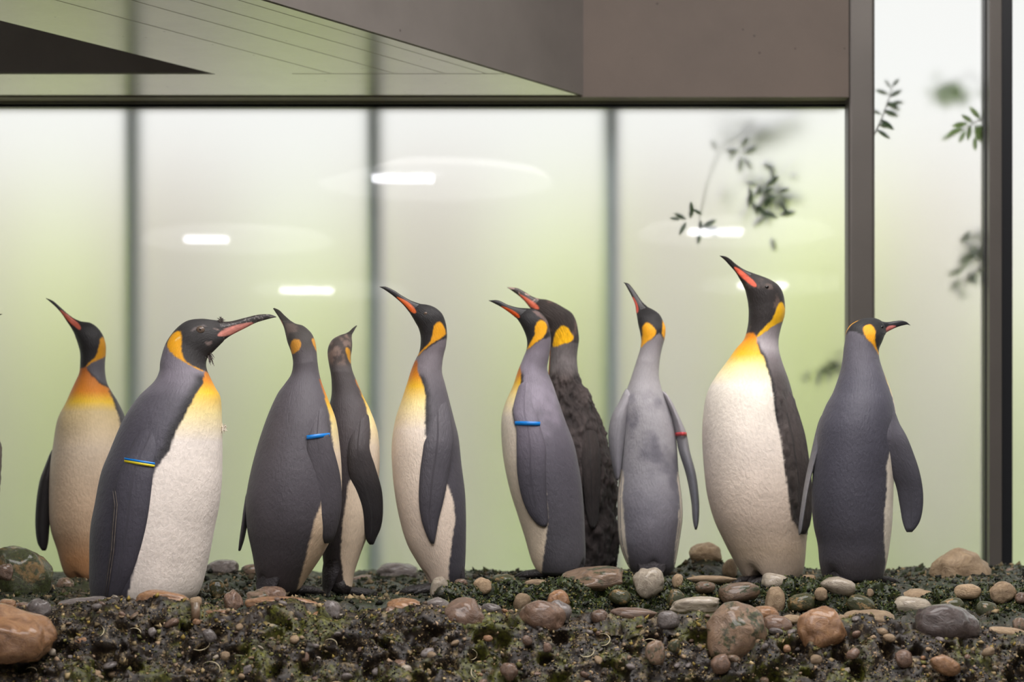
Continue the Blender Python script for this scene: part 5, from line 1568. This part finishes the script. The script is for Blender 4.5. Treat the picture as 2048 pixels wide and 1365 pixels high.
# ---- right, back turned, head in right profile
Penguin('blue-black king penguin with its back turned and head in right profile', 5.64, [
    (1648, 1160, 1764, 1158, 130), (1640, 1130, 1772, 1128), (1636, 1090, 1778, 1092), (1628, 1052, 1783, 1050), (1624, 1005, 1785, 1005), (1626, 950, 1787, 950), (1631, 900, 1791, 900), (1638, 850, 1792, 850),
    (1652, 812, 1789, 815), (1666, 786, 1782, 786), (1675, 762, 1773, 762), (1682, 738, 1764, 738), (1686, 715, 1758, 716, 130), (1688, 697, 1758, 699, 131), (1691, 680, 1764, 685, 131), (1693.5, 664, 1768, 676),
    (1701, 651, 1770, 671), (1714, 642, 1772, 669), (1731, 636, 1773, 667), (1748, 635, 1774, 666), (1760, 638, 1775, 665), (1767, 642, 1776, 664)],
    feet=1170, neck=13, rh=0.85, rk=0.7, lean=0.04, footfwd=0.5,
    bill=[(1767, 642, 1776, 664), (1778, 643, 1788, 657.5), (1792, 641, 1801, 652), (1807, 639.5, 1812, 649), (1818, 642, 1820, 647.5), (1826, 648, 1826.5, 649)], billcol=(36, 36, 40),
    plate=[(1775, 654), (1784, 650), (1798, 650.5), (1787, 658), (1777, 664.5), (1772.5, 661.5)], platecol=(206, 124, 116), platelabel='dusky pink plate of the lower bill',
    back=[(670, (100, 97, 106)), (720, (98, 96, 106)), (770, (84, 83, 94)), (900, (72, 71, 82)), (1000, (66, 65, 75)), (1100, (68, 66, 74)), (1140, (62, 58, 62)), (1300, (46, 42, 44))],
    belly=belly(720, white=(236, 226, 208), span=0.6),
    bellypoly=[(1762, 730), (1770, 762), (1780, 795), (1787, 830), (1786, 870), (1770, 900), (1763, 933), (1763, 986), (1758, 1028), (1758, 1075), (1766, 1128), (1763, 1180), (1900, 1180), (1900, 730)],
    hood=(26, 26, 28), hoodpoly=[(1640, 560), (1640, 676), (1693, 669), (1704, 666), (1722, 673), (1737, 688), (1750, 704), (1758, 712), (1860, 705), (1860, 560)],
    ears=[[(1721.5, 660), (1727, 652), (1736, 650.5), (1743.5, 654), (1747, 662), (1746, 676), (1745.5, 688), (1752, 701), (1758, 711), (1756, 712), (1749, 703), (1737, 687), (1723, 673)]], earcol=(236, 164, 10),
    flippers=[dict(pairs=[(1752, 812, 1781, 815), (1747, 843, 1793, 848), (1746, 872, 1806, 872), (1754, 905, 1820, 903), (1771, 938, 1834, 940), (1788, 975, 1842.5, 977), (1797, 1012, 1844, 1012), (1803, 1043, 1838, 1043), (1810, 1065, 1824, 1065)], lift=0.012,
                   color=[(800, (82, 81, 90)), (870, (90, 88, 97)), (960, (80, 79, 88)), (1070, (66, 66, 75))]),
              dict(pairs=[(1644, 830, 1664, 830), (1630, 880, 1646, 880), (1619, 925, 1632, 925), (1610, 970, 1620, 970), (1603, 1015, 1612, 1015), (1598, 1055, 1605.5, 1055), (1598.5, 1071, 1601.5, 1071)], depth=0.02, thick=0.03, color=[(820, (90, 89, 98)), (900, (104, 103, 110)), (960, (150, 148, 150)), (1070, (120, 120, 126))])],
    eye=(1763, 655, 0.0045, 'eye_dark'))

# ---- the one almost wholly past the picture's left edge
def shift0(p):
    x, y = p
    y2 = 1172 - (1186 - y) * 0.889
    dx = 764 - x + 20 * sstep(700, 840, np.array([y]))[0]
    return dx, y2
def pr0(p):
    a, b_ = shift0((p[0], p[1])), shift0((p[2], p[3]))
    return (b_[0], b_[1], a[0], a[1])
Penguin('brown moulting king penguin of which only the bill tip and a sliver show', 6.0, [pr0(p) + ((75,) if i == 0 else ()) for i, p in enumerate(P5['pairs'])],
    feet=1172, neck=13, rh=0.72, rk=0.62, bill=[pr0(p) for p in P5['bill']],
    back=[(690, (90, 84, 84)), (900, (70, 62, 60)), (1300, (56, 50, 48))], belly=[(700, (190, 120, 40)), (790, (120, 104, 92)), (850, (84, 74, 70)), (1000, (96, 86, 80)), (1300, (150, 130, 112))], bellycos=0.3,
    hoodpoly=[(-400, 500), (-400, 740), (200, 740), (200, 500)], fluff=(0.006, 800, 1200), fluffback=0,
    flippers=[dict(pairs=[(-120, 880, -70, 880), (-122, 920, -66, 920), (-112, 980, -62, 980), (-100, 1030, -66, 1030), (-90, 1062, -78, 1062)], lift=0.008)], na=90, nr=160)
